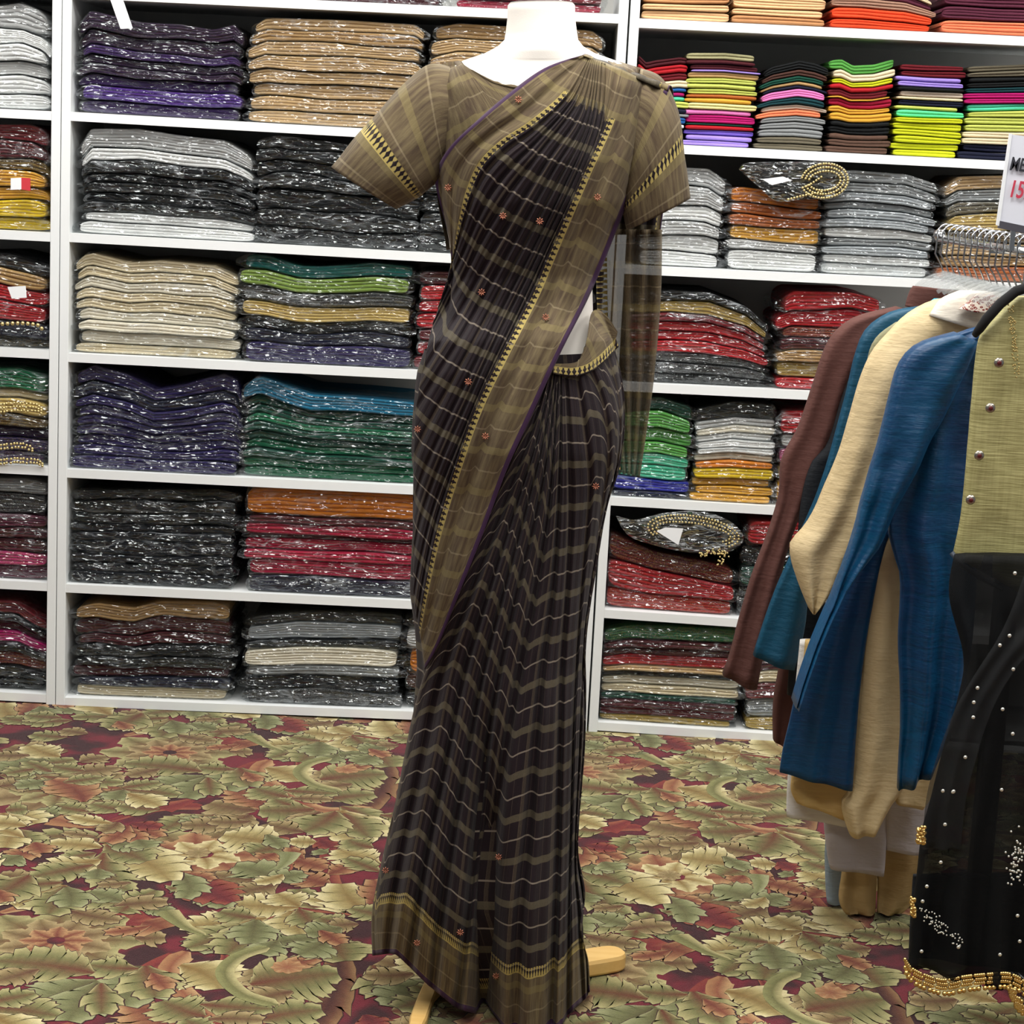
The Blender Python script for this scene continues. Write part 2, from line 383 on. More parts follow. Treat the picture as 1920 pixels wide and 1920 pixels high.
# leaves, photo pixels: base, tip, width, bend, colour
LV = [
 ((480, 1520), (392, 1507), .20, .1, 'tn', 5), ((500, 1522), (430, 1480), .16, -.2, 'or', 5), ((470, 1528), (420, 1545), .14, .1, 'tn', 4),
 ((590, 1518), (487, 1520), .24, .08, 'gr', 6), ((600, 1522), (560, 1548), .12, 0, 'tn', 4), ((540, 1495), (478, 1478), .15, .1, 'gr', 5), ((545, 1510), (515, 1498), .10, .1, 'gr', 4),
 ((498, 1440), (556, 1466), .19, .25, 'cr', 5), ((610, 1500), (702, 1490), .16, .1, 'gr', 5), ((532, 1482), (632, 1488), .12, -.05, 'gr', 5), ((545, 1498), (620, 1500), .08, .1, 'tn', 4),
 ((640, 1512), (700, 1545), .14, .1, 'gr', 4), ((640, 1520), (665, 1580), .26, .05, 'cr', 5), ((645, 1525), (690, 1570), .16, 0, 'gr', 4), ((630, 1522), (570, 1560), .17, .1, 'gr', 4), ((570, 1560), (500, 1545), .12, .1, 'tn', 4),
 ((660, 1460), (600, 1445), .16, .1, 'tn', 6), ((600, 1462), (722, 1452), .26, .08, 'gr', 7), ((640, 1448), (690, 1435), .07, .1, 'or', 3), ((660, 1470), (600, 1478), .10, 0, 'tn', 4),
 ((610, 1420), (700, 1412), .10, .1, 'lg', 5), ((690, 1420), (745, 1430), .13, 0, 'gr', 4), ((560, 1400), (520, 1425), .13, .1, 'lg', 4), ((580, 1402), (515, 1418), .16, .15, 'gr', 5),
 ((440, 1440), (424, 1482), .18, .05, 'lg', 4), ((450, 1440), (468, 1474), .15, 0, 'gr', 4), ((440, 1443), (370, 1438), .12, .12, 'gr', 4), ((460, 1448), (482, 1465), .07, 0, 'or', 3),
 ((384, 1455), (308, 1482), .18, -.1, 'lg', 5), ((385, 1457), (350, 1497), .15, 0, 'lg', 4), ((390, 1458), (396, 1490), .09, 0, 'gr', 3),
 ((378, 1447), (235, 1432), .20, -.1, 'gr', 7), ((300, 1442), (240, 1455), .10, 0, 'tn', 4),
 ((430, 1410), (472, 1410), .10, 0, 'tn', 3), ((440, 1392), (470, 1400), .18, .1, 'or', 2), ((450, 1396), (388, 1403), .06, .15, 'or', 3), ((330, 1378), (405, 1390), .10, -.1, 'tn', 5), ((430, 1376), (480, 1380), .08, 0, 'lg', 4),
 ((400, 1530), (305, 1560), .12, -.25, 'gr', 5), ((405, 1532), (340, 1545), .10, .1, 'lg', 4), ((440, 1545), (342, 1548), .13, .05, 'tn', 5), ((470, 1540), (395, 1540), .10, .2, 'tn', 4),
 ((525, 1583), (418, 1567), .22, -.05, 'cr', 6), ((525, 1585), (470, 1600), .14, .1, 'gr', 4), ((515, 1600), (485, 1610), .08, .2, 'or', 3), ((500, 1565), (530, 1590), .07, 0, 'lg', 3),
 ((595, 1580), (545, 1578), .10, 0, 'cr', 4), ((615, 1600), (594, 1594), .07, .1, 'lg', 3), ((540, 1612), (610, 1630), .10, .1, 'or', 4), ((570, 1612), (545, 1590), .06, .1, 'or', 3), ((620, 1660), (560, 1640), .12, .1, 'or', 4), ((615, 1640), (655, 1622), .08, -.1, 'or', 3), ((600, 1575), (620, 1590), .08, 0, 'rd', 3),
 ((712, 1620), (636, 1593), .15, .1, 'cr', 5), ((712, 1635), (650, 1610), .09, 0, 'gr', 4), ((700, 1590), (655, 1575), .12, .2, 'gr', 4),
 ((500, 1650), (400, 1640), .14, .15, 'tn', 5), ((510, 1652), (440, 1625), .16, -.3, 'lg', 4), ((500, 1655), (570, 1638), .10, .1, 'lg', 4), ((520, 1658), (435, 1675), .11, .1, 'tn', 5), ((530, 1640), (480, 1655), .07, .2, 'cr', 3),
 ((600, 1705), (560, 1668), .13, .1, 'gr', 4), ((560, 1702), (430, 1695), .16, .05, 'cr', 6), ((545, 1708), (562, 1752), .16, 0, 'cr', 4), ((560, 1705), (590, 1740), .11, 0, 'gr', 4), ((560, 1700), (520, 1676), .12, 0, 'cr', 4),
 ((700, 1718), (580, 1686), .10, -.12, 'cr', 3), ((700, 1715), (640, 1658), .16, .15, 'cr', 4), ((690, 1700), (700, 1650), .10, -.2, 'or', 4),
 ((500, 1722), (338, 1737), .15, .06, 'cr', 6), ((480, 1722), (412, 1710), .11, .1, 'gr', 4), ((485, 1730), (352, 1778), .15, .05, 'gr', 6), ((488, 1730), (425, 1790), .15, 0, 'gr', 5), ((480, 1725), (470, 1770), .12, 0, 'lg', 4),
 ((640, 1735), (598, 1722), .11, 0, 'gr', 4), ((672, 1733), (620, 1736), .09, 0, 'tn', 4), ((640, 1740), (575, 1750), .13, .1, 'lg', 5), ((620, 1760), (648, 1802), .17, 0, 'gr', 4), ((610, 1765), (560, 1790), .12, .1, 'lg', 4), ((520, 1765), (490, 1790), .10, 0, 'lg', 3), ((600, 1745), (640, 1770), .07, 0, 'or', 3),
 ((374, 1668), (420, 1702), .11, .1, 'lg', 4), ((340, 1640), (435, 1692), .16, -.05, 'rd', 6), ((336, 1638), (400, 1650), .07, .1, 'or', 4), ((322, 1635), (345, 1685), .10, .3, 'lg', 4), ((330, 1665), (316, 1668), .05, 0, 'gr', 3),
 ((197, 1582), (318, 1652), .20, .12, 'cr', 6), ((200, 1585), (275, 1615), .17, 0, 'gr', 5), ((200, 1580), (270, 1590), .10, 0, 'lg', 4), ((195, 1600), (240, 1670), .13, -.2, 'gr', 4), ((245, 1655), (185, 1660), .06, .1, 'tn', 3),
 ((200, 1580), (54, 1572), .13, -.28, 'gr', 5), ((190, 1590), (95, 1582), .13, -.1, 'cr', 4), ((180, 1600), (120, 1612), .10, 0, 'gr', 3), ((188, 1612), (75, 1628), .15, .15, 'cr', 5), ((175, 1622), (60, 1645), .14, 0, 'gr', 5), ((185, 1630), (180, 1648), .09, 0, 'lg', 3),
 ((240, 1690), (145, 1678), .14, .1, 'gr', 5), ((235, 1692), (170, 1672), .10, 0, 'lg', 4), ((225, 1700), (292, 1670), .10, -.1, 'gr', 4), ((215, 1700), (312, 1692), .10, .1, 'tn', 4), ((240, 1700), (225, 1712), .09, 0, 'gr', 3),
 ((120, 1660), (24, 1698), .17, .15, 'cr', 5), ((122, 1662), (90, 1715), .15, .05, 'gr', 4), ((124, 1664), (132, 1700), .11, .1, 'lg', 3), ((118, 1655), (0, 1662), .12, .05, 'gr', 5), ((60, 1650), (0, 1640), .10, 0, 'tn', 4), ((30, 1668), (-40, 1690), .12, .1, 'cr', 4),
 ((238, 1550), (222, 1575), .08, 0, 'or', 3), ((240, 1550), (300, 1570), .09, .1, 'or', 4), ((240, 1552), (262, 1580), .08, 0, 'or', 3), ((240, 1548), (200, 1580), .09, .1, 'or', 3), ((245, 1545), (300, 1552), .08, 0, 'rd', 3), ((260, 1575), (275, 1590), .10, 0, 'lg', 3),
 ((215, 1545), (132, 1530), .08, .15, 'cr', 4), ((220, 1542), (190, 1560), .08, .2, 'tn', 3), ((180, 1570), (120, 1562), .05, 0, 'tn', 3),
 ((170, 1522), (100, 1510), .11, .1, 'gr', 5), ((240, 1520), (172, 1508), .11, .1, 'gr', 5), ((300, 1518), (225, 1512), .13, .1, 'gr', 4), ((110, 1530), (66, 1520), .13, .1, 'lg', 4),
 ((20, 1520), (68, 1545), .15, 0, 'cr', 4), ((10, 1520), (50, 1518), .13, 0, 'gr', 4), ((5, 1525), (30, 1550), .12, 0, 'cr', 3), ((30, 1555), (50, 1585), .13, 0, 'gr', 4), ((25, 1560), (10, 1590), .12, 0, 'cr', 3), ((62, 1590), (20, 1610), .10, .1, 'or', 4), ((40, 1605), (0, 1620), .11, 0, 'lg', 4), ((65, 1580), (80, 1600), .09, 0, 'or', 3),
 ((228, 1480), (165, 1495), .13, .1, 'gr', 5), ((230, 1482), (215, 1500), .11, 0, 'lg', 3), ((232, 1480), (335, 1492), .14, .05, 'gr', 6), ((228, 1478), (300, 1468), .10, 0, 'gr', 5), ((240, 1488), (300, 1512), .12, 0, 'cr', 4), ((225, 1478), (180, 1478), .05, 0, 'or', 3),
 ((80, 1456), (230, 1468), .15, -.1, 'gr', 6), ((120, 1450), (222, 1440), .12, -.05, 'tn', 5), ((60, 1442), (140, 1425), .13, .1, 'gr', 5), ((150, 1430), (200, 1420), .10, .1, 'tn', 4), ((50, 1452), (130, 1436), .08, 0, 'lg', 4),
 ((0, 1455), (65, 1452), .16, 0, 'gr', 5), ((0, 1475), (45, 1470), .13, 0, 'tn', 4),
]
rosette((115, 1482), .19, [(1., 'tn'), (.62, 'gr')], 9, .2)
rosette((380, 1602), .20, [(1., 'gr'), (.7, 'or'), (.45, 'cr')], 7, .5)
rosette((105, 1764), .17, [(1., 'gr'), (.66, 'tn'), (.4, 'or')], 8, .1)
for L in LV: leaf(L[0], L[1], L[2], L[3], L[4], L[5])
stroke([(620, 1422), (580, 1432), (562, 1450), (590, 1472), (640, 1484)], .035, 'gr', False)
stroke([(545, 1598), (538, 1615), (520, 1632)], .05, 'lg')
stroke([(470, 1380), (500, 1398), (530, 1408)], .05, 'gr')
blob((110, 1480), .03, .035, 'cr', 9, 3, .1); blob((372, 1600), .025, .03, 'tn', 8, 4, .1); blob((650, 1444), .03, .03, 'or', 8, 5, .1)
for k_, (dx, dy) in enumerate(((-.86, .0), (.10, .62), (.14, -.05))):
    for L in LV[k_::13]:
        a_, b_ = floor_at(*L[0]), floor_at(*L[1])
        fx = (a_[0]+b_[0])/2
        # carry some leaves into the strip the first pass leaves bare
        xs_ = -.235+(hash((L[0][0]*31+k_)) % 17)/17*.30; ys_ = 3.62+((L[0][1]*13+k_*5+L[0][0]) % 29)/29*1.2
        o_ = np.array([xs_-fx, ys_-(a_[1]+b_[1])/2, 0])
        pa, pb = proj(a_+o_), proj(b_+o_)
        leaf(pa, pb, L[2]*1.0, L[3], L[4], L[5])
VX, VY = np.array([1.0072, .0079]), np.array([.0007, 1.2076])
cp_ = Carpet()
X0, X1, Y0, Y1 = -2.2, 3.6, 2.4, 5.62
def put(s, z, i, j):
    V, F, C = s; off = VX*i+VY*j
    P = np.array(V)+off
    if P[:, 0].max() < -1.6 or P[:, 0].min() > 2.0 or P[:, 1].max() < 2.7 or P[:, 1].min() > 5.5: return
    P[:, 1] = np.minimum(P[:, 1], 5.55)
    cp_.poly([(p[0], p[1], z) for p in P], F, C)
GV = []; nx_, ny_ = 2, 2
for li_, s in enumerate(TILE):
    for i in range(-2, 4):
        for j in range(-3, 3): put(s, .0003+li_*.0000022, i, j)
nleaf = len(cp_.V)
base = [(-4.2, -1.5, 0), (4.2, -1.5, 0), (4.2, 5.72, 0), (-4.2, 5.72, 0), (-4.2, -1.5, -.06), (4.2, -1.5, -.06), (4.2, 5.72, -.06), (-4.2, 5.72, -.06)]
cp_.poly(base, [(0, 1, 2, 3), (7, 6, 5, 4), (0, 4, 5, 1), (1, 5, 6, 2), (2, 6, 7, 3), (3, 7, 4, 0)], [np.array([-1., -1, -1])]*8)
t = NT('patterned_carpet'); at_ = t.n('ShaderNodeAttribute', attribute_name='weave'); v = t.obj()
wob = t.n('ShaderNodeTexNoise'); wob.inputs['Scale'].default_value = 9; t.put(wob.inputs['Vector'], v)
ground = t.mix(t.n('ShaderNodeMapRange', i_0=wob.outputs[0], i_1=.42, i_2=.56).outputs[0], lin('#3a1a1e'), lin('#70202c'))
isb = t.math('LESS_THAN', at_.outputs['Vector'] if False else t.n('ShaderNodeSeparateXYZ', i_0=at_.outputs['Vector']).outputs[0], -.5)
col = t.mix(isb, at_.outputs['Color'], ground)
pile = t.noise(380, 2, v, .7); pile2 = t.noise(60, 3, v)
k = t.math('ADD', t.math('MULTIPLY', pile, .55), t.math('MULTIPLY_ADD', pile2, .5, .42))
sc_ = t.n('ShaderNodeVectorMath', operation='SCALE'); t.put(sc_.inputs[0], col); t.put(sc_.inputs[3], k)
t.set(Base_Color=sc_.outputs[0], Roughness=.95); t.b.inputs['Specular IOR Level'].default_value = .1
t.b.inputs['Sheen Weight'].default_value = .15
t.bump(pile, .8, .004)
fl = mesh_obj('floor', cp_.V, cp_.F, t.m, None, False)
ca = fl.data.color_attributes.new('weave', 'FLOAT_COLOR', 'POINT')
arr = np.ones((len(cp_.V), 4), dtype=np.float32); arr[:, :3] = np.array(cp_.C); ca.data.foreach_set('color', arr.ravel())
fl['kind'] = 'structure'
# make every leaf face look up
bm_fix = fl.data
nrm = np.zeros(len(bm_fix.polygons)*3, dtype=np.float32); bm_fix.polygons.foreach_get('normal', nrm); nrm = nrm.reshape(-1, 3)
import bmesh
bm = bmesh.new(); bm.from_mesh(bm_fix); bm.faces.ensure_lookup_table()
for f in bm.faces:
    if f.normal.z < 0 and f.verts[0].co.z > 0: f.normal_flip()
bm.to_mesh(bm_fix); bm.free()
# ------------------------------------------------------------------ stock on the shelves
CN = { # code: (sRGB, words)
 'wh': ('#e8e8e6', 'white'), 'gw': ('#b9b9b8', 'greyish white'), 'cr': ('#e3d3b0', 'cream'), 'iv': ('#e9e0cb', 'ivory'),
 'be': ('#c4a477', 'beige'), 'tn': ('#b08d5e', 'tan'), 'gd': ('#b59a52', 'gold'), 'dg': ('#5c4a2a', 'dull gold'),
 'bk': ('#0c0f11', 'black'), 'bb': ('#0a0e17', 'blue-black'), 'nv': ('#12162e', 'navy'), 'in': ('#241a50', 'indigo'),
 'vi': ('#4b2480', 'bright violet'), 'pu': ('#3a2058', 'purple'), 'pl': ('#2c1834', 'dark plum'), 'ma': ('#4a141d', 'maroon'),
 'dr': ('#6a1520', 'dark red'), 're': ('#b01722', 'red'), 'cm': ('#a31338', 'crimson'), 'mg': ('#b01267', 'magenta'),
 'or': ('#d9801c', 'orange'), 'am': ('#dba338', 'amber'), 'ye': ('#ecca22', 'yellow'), 'bo': ('#b0602a', 'burnt orange'),
 'gn': ('#0f6a45', 'green'), 'dk': ('#0e4637', 'dark green'), 'lg': ('#57a047', 'leaf green'), 'ol': ('#7a9440', 'olive green'),
 'te': ('#0d6a68', 'teal'), 'bt': ('#0d6c8e', 'peacock blue'), 'aq': ('#52c8a0', 'aqua green'), 'rb': ('#2a2ea8', 'royal blue'),
 'si': ('#a9aeb2', 'silver grey'), 'dgy': ('#2c2e2e', 'dark grey'), 'gy': ('#8b8e8f', 'mid grey'), 'br': ('#4a2e26', 'brown'),
 'bn': ('#5d4438', 'brown'), 'pk': ('#e07ab8', 'pink'), 'la': ('#a38ae0', 'lavender'), 'vl': ('#6b55b8', 'violet'),
 'li': ('#c3cc62', 'lime'), 'yl': ('#c9cf1e', 'acid yellow'), 'py': ('#e4dd96', 'pale yellow'), 'mi': ('#5fe09a', 'mint green'),
 'sg': ('#a9a57c', 'sage'), 'pe': ('#e8bc8c', 'peach'), 'dp': ('#c08a5c', 'dusky peach'), 'co': ('#f0845c', 'coral'),
 'tg': ('#e84a24', 'tangerine red'), 'ro': ('#a6806c', 'rosy brown'), 'wi': ('#5a2438', 'wine'), 'sl': ('#6f7474', 'slate grey'),
 'ta': ('#6a6352', 'taupe'), 'cn': ('#1d5a9c', 'cobalt blue'), 'dt': ('#0e3a40', 'dark teal'), 'pg': ('#c9b9a8', 'putty'),
 'cb': ('#ceb26a', 'old gold')}
def nz(a, b, c): return mn.noise((a, b, c))
def packet(name, x0, x1, lo, hi, yf, dep, col, rng, label, group, bag=True, pattern=None, cat=None, extL=None, extR=None, layers=None, lim=(-9, 9), rough=.8, milky=0, folded=False):
    xm, hw = (x0+x1)/2, (x1-x0)/2
    tm = hi(xm)-lo(xm); seed = rng.uniform(0, 100)
    if bag:
        root = empty(name, (xm, yf+.1, lo(xm)), label, cat or 'bagged garment', group)
    L = layers or max(1, min(6, int(round(tm/.0085))))
    ts = np.concatenate([[-1, -.992, -.975, -.94], np.linspace(-.88, .88, 20), [.94, .975, .992, 1]])
    V = []; K = 5
    for i, t in enumerate(ts):
        x = xm+hw*t
        e = (1-min(1, abs(t))**14)**(1/4.) if abs(t) < 1 else 0.
        e = max(e, .12)
        l, h = lo(x), hi(x); g = (h-l); pad = g*.04+.0004
        l += pad; h -= pad; mid = (l+h)/2
        if bag: mid = (l+h)/2; 
        l2 = mid-(mid-l)*e; h2 = mid+(h-mid)*e
        fr = [0.]
        for j in range(1, L): fr.append(j/L+.32/L*nz(x*7+seed, j*3.1, seed))
        fr.append(1.); yy = yf+.012*(1-e)+.004*nz(x*5, seed, 2.)
        for j in range(L):
            za, zb = l2+(h2-l2)*fr[j], l2+(h2-l2)*fr[j+1]; r = (zb-za)/2
            out = min(r*1.1, .008); jy = .003*nz(j*2.3+seed, x*3, 5.)
            for k in range(K):
                ph = math.pi*(k/(K-1)-.5)*.94
                V.append((x+.002*nz(x*20, j, seed), yy+jy-out*math.cos(ph)+.5*out, (za+zb)/2+r*math.sin(ph)))
        V.append((x, yf+dep, h2)); V.append((x, yf+dep, l2))
    n = L*K+2; F = grid_faces(len(ts), n, True); F += [tuple(range(n)), tuple(range((len(ts)-1)*n+n-1, (len(ts)-1)*n-1, -1))]
    F = [tuple(reversed(f)) for f in F]
    m = cloth_mat(CN[col][0], rough, pattern=pattern)
    if not bag:
        o = mesh_obj(name, V, F, m); return tag(o, label, cat or 'folded fabric', group)
    mesh_obj('folded_cloth', V, F, m, root)
    # --- the clear bag around it
    eL = rng.choice((.004, .008, .016, .026)) if extL is None else extL; eR = rng.choice((.004, .008, .016, .026)) if extR is None else extR
    eL = min(eL, max(x0-lim[0]-.002, .0005)); eR = min(eR, max(lim[1]-.002-x1, .0005))
    X = np.concatenate([np.linspace(x0-eL, x0, 5)[:-1], np.linspace(x0, x1, 38), np.linspace(x1, x1+eR, 5)[1:]])
    V = []; NF = 9
    for i, x in enumerate(X):
        xc = min(max(x, x0), x1); o_ = max(x0-x, x-x1, 0); ee = eL if x < x0 else eR
        q = 1-(o_/max(ee, 1e-4))*.55 if o_ > 0 else 1.
        l, h = lo(xc), hi(xc); mid = (l+h)/2-.15*o_; hh = (h-l)/2*q*.98
        amp = .0035+.22*o_
        amp = min(amp, .006)
        for k in range(NF):
            ph = math.pi*(k/(NF-1)-.5)
            sz = math.copysign(abs(math.sin(ph))**.75, math.sin(ph))
            dy = -.006-.004*math.cos(ph)+.5*o_
            nn = nz(x*34+seed, k*1.7, seed)*amp; n2 = abs(nz(x*15, k*.8+seed, 3.))*amp*1.3
            V.append((x, yf+dy+.006*(1-math.cos(ph))-n2+nn, min(max(mid+hh*sz+nn*.3*math.cos(ph), l+.0008), h-.0008)))
        V.append((x, yf+dep*.8, mid+hh*.9)); V.append((x, yf+dep*.8, mid-hh*.9))
    n = NF+2; F = grid_faces(len(X), n, True); F += [tuple(range(n)), tuple(range((len(X)-1)*n+n-1, (len(X)-1)*n-1, -1))]
    F = [tuple(reversed(f)) for f in F]
    mesh_obj('plastic_bag', V, F, plastic_mat(milky), root, False)
    return root
ORD = ['', 'second', 'third', 'fourth', 'fifth', 'sixth', 'seventh', 'eighth', 'ninth', 'tenth', 'eleventh', 'twelfth']
def order(i, n):
    if n == 1: return 'the only one in'
    if i == 0: return 'bottom of'
    if i == n-1: return 'topmost in'
    if i > n/2:
        return ORD[n-1-i]+' from the top of'
    return ORD[i]+' from the bottom of'
STK = 0
LIM = {}
def stack(place, tops, row, xl, xr, prof, items, bag=True, yf=None, dep=.30, noun=None, cat=None, rough=.8, milky=0, mixed=.006, setback=.02):
    """prof: photo points of the stack's top outline; items bottom to top: 'code:weight[:flag]'"""
    global STK; STK += 1
    rng = random.Random(STK*7+3)
    yf = (YF+setback) if yf is None else yf
    zs = tops[row] if callable(tops[row]) else tops[row]
    ym = sum(p[1] for p in prof)/len(prof)
    zb = zs(at(xl, ym, yf)[0])
    ymid = ym+60
    x0, x1 = at(xl, ymid, yf)[0], at(xr, ymid, yf)[0]
    P = sorted([(at(px, py, yf)[0], at(px, py, yf)[2]) for px, py in prof])
    PX = [p[0] for p in P]; PZ = [p[1] for p in P]
    T = lambda x: float(np.interp(x, PX, PZ))
    its = []
    for s in items.split():
        q = s.split(':'); its.append((q[0], float(q[1]) if len(q) > 1 and q[1] else 1., q[2] if len(q) > 2 else ''))
    w = np.array([i[1] for i in its]); cum = np.r_[0, np.cumsum(w)]/w.sum()
    H = T((x0+x1)/2)-zs((x0+x1)/2)
    wob = [(rng.uniform(0, 50), rng.uniform(.3, 1.)) for _ in cum]
    def bound(k):
        if k == 0: return lambda x: zs(x)+.0006
        f = cum[k]
        if k == len(cum)-1: return lambda x: T(x)
        th = H*min(w[k-1], w[k])/w.sum()
        return lambda x: zs(x)+.0006+(f**.9 if False else f)*(T(x)-zs(x))+th*(.42 if bag else .3)*wob[k][1]*nz(x*5.5+wob[k][0], k, 1.)
    out = []
    n = len(its)
    for k, (c, wt, fl) in enumerate(its):
        sh_ = rng.uniform(-1, 1)*mixed; dl, dr_ = sh_+rng.uniform(-.4, 1.6)*mixed, sh_-rng.uniform(-.4, 1.6)*mixed
        lim = (UNITX[id(tops)][0], UNITX[id(tops)][1]); X0_, X1_ = max(x0+dl, lim[0]+.006), min(x1+dr_, lim[1]-.006)
        pat = None
        if 'g' in fl: pat = ('#b89a4a', 90, .28)
        if 'w' in fl: pat = ('#cfcfcf', 120, .25)
        if 'r' in fl: pat = ('#8e3a30', 100, .3)
        words = CN[c][1]
        desc = {'g': ' gold-flecked', 'w': ' silver-flecked', 'r': ' red-flecked'}.get(fl[:1], '')
        nn = noun or ('bagged garment' if bag else 'folded fabric')
        lab = '%s%s %s, %s %s' % (words, desc, nn, order(k, n), place)
        isb = bag and 'n' not in fl
        out.append(packet('bagged_garment' if isb else 'folded_fabric', X0_, X1_, bound(k), bound(k+1), yf+rng.uniform(0, .022 if bag else .012), dep, c, rng, lab,
                   ('bagged garments in ' if isb else 'folded fabrics in ')+place, isb, pat, cat, rough=rough, milky=milky, lim=lim))
    return out, x0, x1, bound, T

# left bookcase (cut by the frame)
stack('the top left white pile', SA, 1, -260, 90, [(-260, 8), (0, 8), (40, 2), (82, 22), (92, 45)], 'wh wh wh wh wh:1.1 gw:1.4', noun='bagged bundle')
stack('the left edge yellow pile', SA, 2, -260, 92, [(-260, 232), (60, 232), (85, 245), (95, 270)], 'ye:.9 ye:1.2 am:.9 am:1.2 dg:.7:g ma:1.2:r dr:1.2:r')
stack('the left edge red labelled pile', SA, 3, -260, 92, [(-260, 480), (0, 475), (50, 488), (92, 500)], 'dgy:.8:g nv:1.2 re:1.5 re:1.2 tn:1.1:g bk:1')
stack('the left edge green topped pile', SA, 4, -260, 90, [(-260, 690), (30, 690), (90, 705)], 'pu:.9:g in:1.1:g pl:.9 dg:.9:g cb:1.1:g cr:.6 gn:1.6')
stack('the left edge magenta pile', SA, 5, -260, 88, [(-260, 897), (40, 897), (85, 905)], 'wi:1 mg:1:g ma:1 ma:.8 wi:1 dgy:1.6:w gy:1:w')
stack('the bottom left corner pile', SA, 6, -260, 86, [(-260, 1126), (30, 1126), (60, 1150), (86, 1165)], 'bk:1.3 bk:1 dr:1.2:g bk:.8 mg:1.1 ma:.8 bk:.7 dr:1.2')
# middle bookcase
stack('the pile above the beige bags', SB, 0, 560, 825, [(560, -40), (825, -30)], 'ma:1 dr:1')
stack('the pile above the mannequin neck', SB, 0, 850, 1128, [(850, -30), (1128, -20)], 'cm:1 dr:1 gw:.8')
stack('the upper left purple pile', SB, 1, 146, 452, [(146, 45), (170, 18), (260, 40), (340, 45), (400, 55), (440, 45), (452, 60)], 'pu:1.1 vi:1.3 pu:1 pl:.8 pl:.8 pu:.8 pl:1.3 pl:1.5')
stack('the beige pile beside the purple', SB, 1, 466, 792, [(466, 50), (500, 32), (640, 36), (780, 45), (792, 55)], 'be:1 be:1.1 be:1 be:1 be:1.1 be:1 tn:.9 be:.9', noun='bagged blouse piece')
stack('the beige pile behind the neck', SB, 1, 806, 1132, [(806, 50), (860, 42), (1000, 50), (1110, 55), (1132, 70)], 'be:1 be:1 be:1 tn:1 be:1 be:1 tn:1', noun='bagged blouse piece')
stack('the white topped black pile', SB, 2, 150, 476, [(150, 270), (170, 240), (260, 240), (330, 252), (420, 262), (460, 285), (476, 300)], 'wh:1.2 wh:.9 bk:1 bk:.9 bk:.9 bk:.9 bk:1.2 wh:1.1 gw:1.9')
stack('the black pile left of the sleeve', SB, 2, 482, 786, [(482, 262), (520, 252), (640, 268), (786, 285)], 'bk:1.3 bk:1.3 bk:1.6 bk:1 bk:1.1 bk:1 bk:.8')
stack('the black pile behind the sleeve', SB, 2, 794, 1120, [(794, 290), (1120, 300)], 'bk:1.1 bk:1 bk:1.1 bk:1 bk:1')
stack('the cream pile', SB, 3, 140, 446, [(140, 490), (165, 472), (240, 492), (300, 488), (400, 498), (446, 520)], 'cr:1 iv:1.2 iv:1 iv:1.1 cr:1 cr:1 iv:1 cr:1 cr:1.2')
stack('the teal topped mixed pile', SB, 3, 454, 772, [(430, 474), (500, 478), (560, 498), (600, 500), (700, 492), (772, 500)], 'in:1.6 nv:1 bk:.9 cb:1.3 dgy:1.1:w ol:1.2 te:1.1')
stack('the red pile beside the waist', SB, 3, 782, 1110, [(782, 508), (1110, 520)], 'dr:1 re:1 dr:1 re:1 re:1 re:1.1 ma:1')
stack('the indigo pile', SB, 4, 138, 452, [(138, 700), (175, 684), (240, 702), (290, 730), (340, 722), (420, 700), (445, 712), (452, 740)], 'in:1.4 in:1 in:1 in:1 in:.9 in:.9 in:1 nv:1.2 in:1.6')
stack('the blue topped green pile', SB, 4, 456, 790, [(456, 722), (485, 702), (520, 715), (580, 738), (680, 745), (790, 755)], 'gn:1.1 gn:1 dk:.9 gn:1 dk:.9 dk:.9 gn:.8 dk:.9 dk:1 bt:2')
stack('the blue-black pile', SB, 5, 136, 440, [(136, 918), (180, 920), (300, 918), (410, 918), (440, 925)], 'bb:1.2 bb:.8 bb:.8 bb:1.3 bb:.8 bb:.8 bk:1 bk:1.2 bk:1')
stack('the orange topped crimson pile', SB, 5, 462, 790, [(445, 916), (520, 914), (700, 922), (790, 930)], 'nv:1.7 cm:1.5 cm:1 cm:1.1 ma:.4 cm:1.1 ma:.7 or:2.8')
stack('the lowest cream based pile', SB, 6, 140, 430, [(140, 1140), (180, 1130), (250, 1140), (300, 1126), (400, 1128), (455, 1142)], 'cr:1.1 nv:1 ma:1 bk:1 bk:1.1 ma:1.1 ma:1.5 tn:1.6')
stack('the lowest grey pile beside the skirt', SB, 6, 462, 752, [(455, 1160), (560, 1148), (700, 1150), (760, 1156)], 'dgy:1.4:w bb:1.4 gy:.9 iv:1.7 bk:.7 si:1.5 dgy:1')
stack('the orange flecked pile beside the skirt', SB, 6, 762, 1060, [(762, 1150), (1060, 1165)], 'bk:1.2 br:1 or:1.6 gw:1.2 br:1')
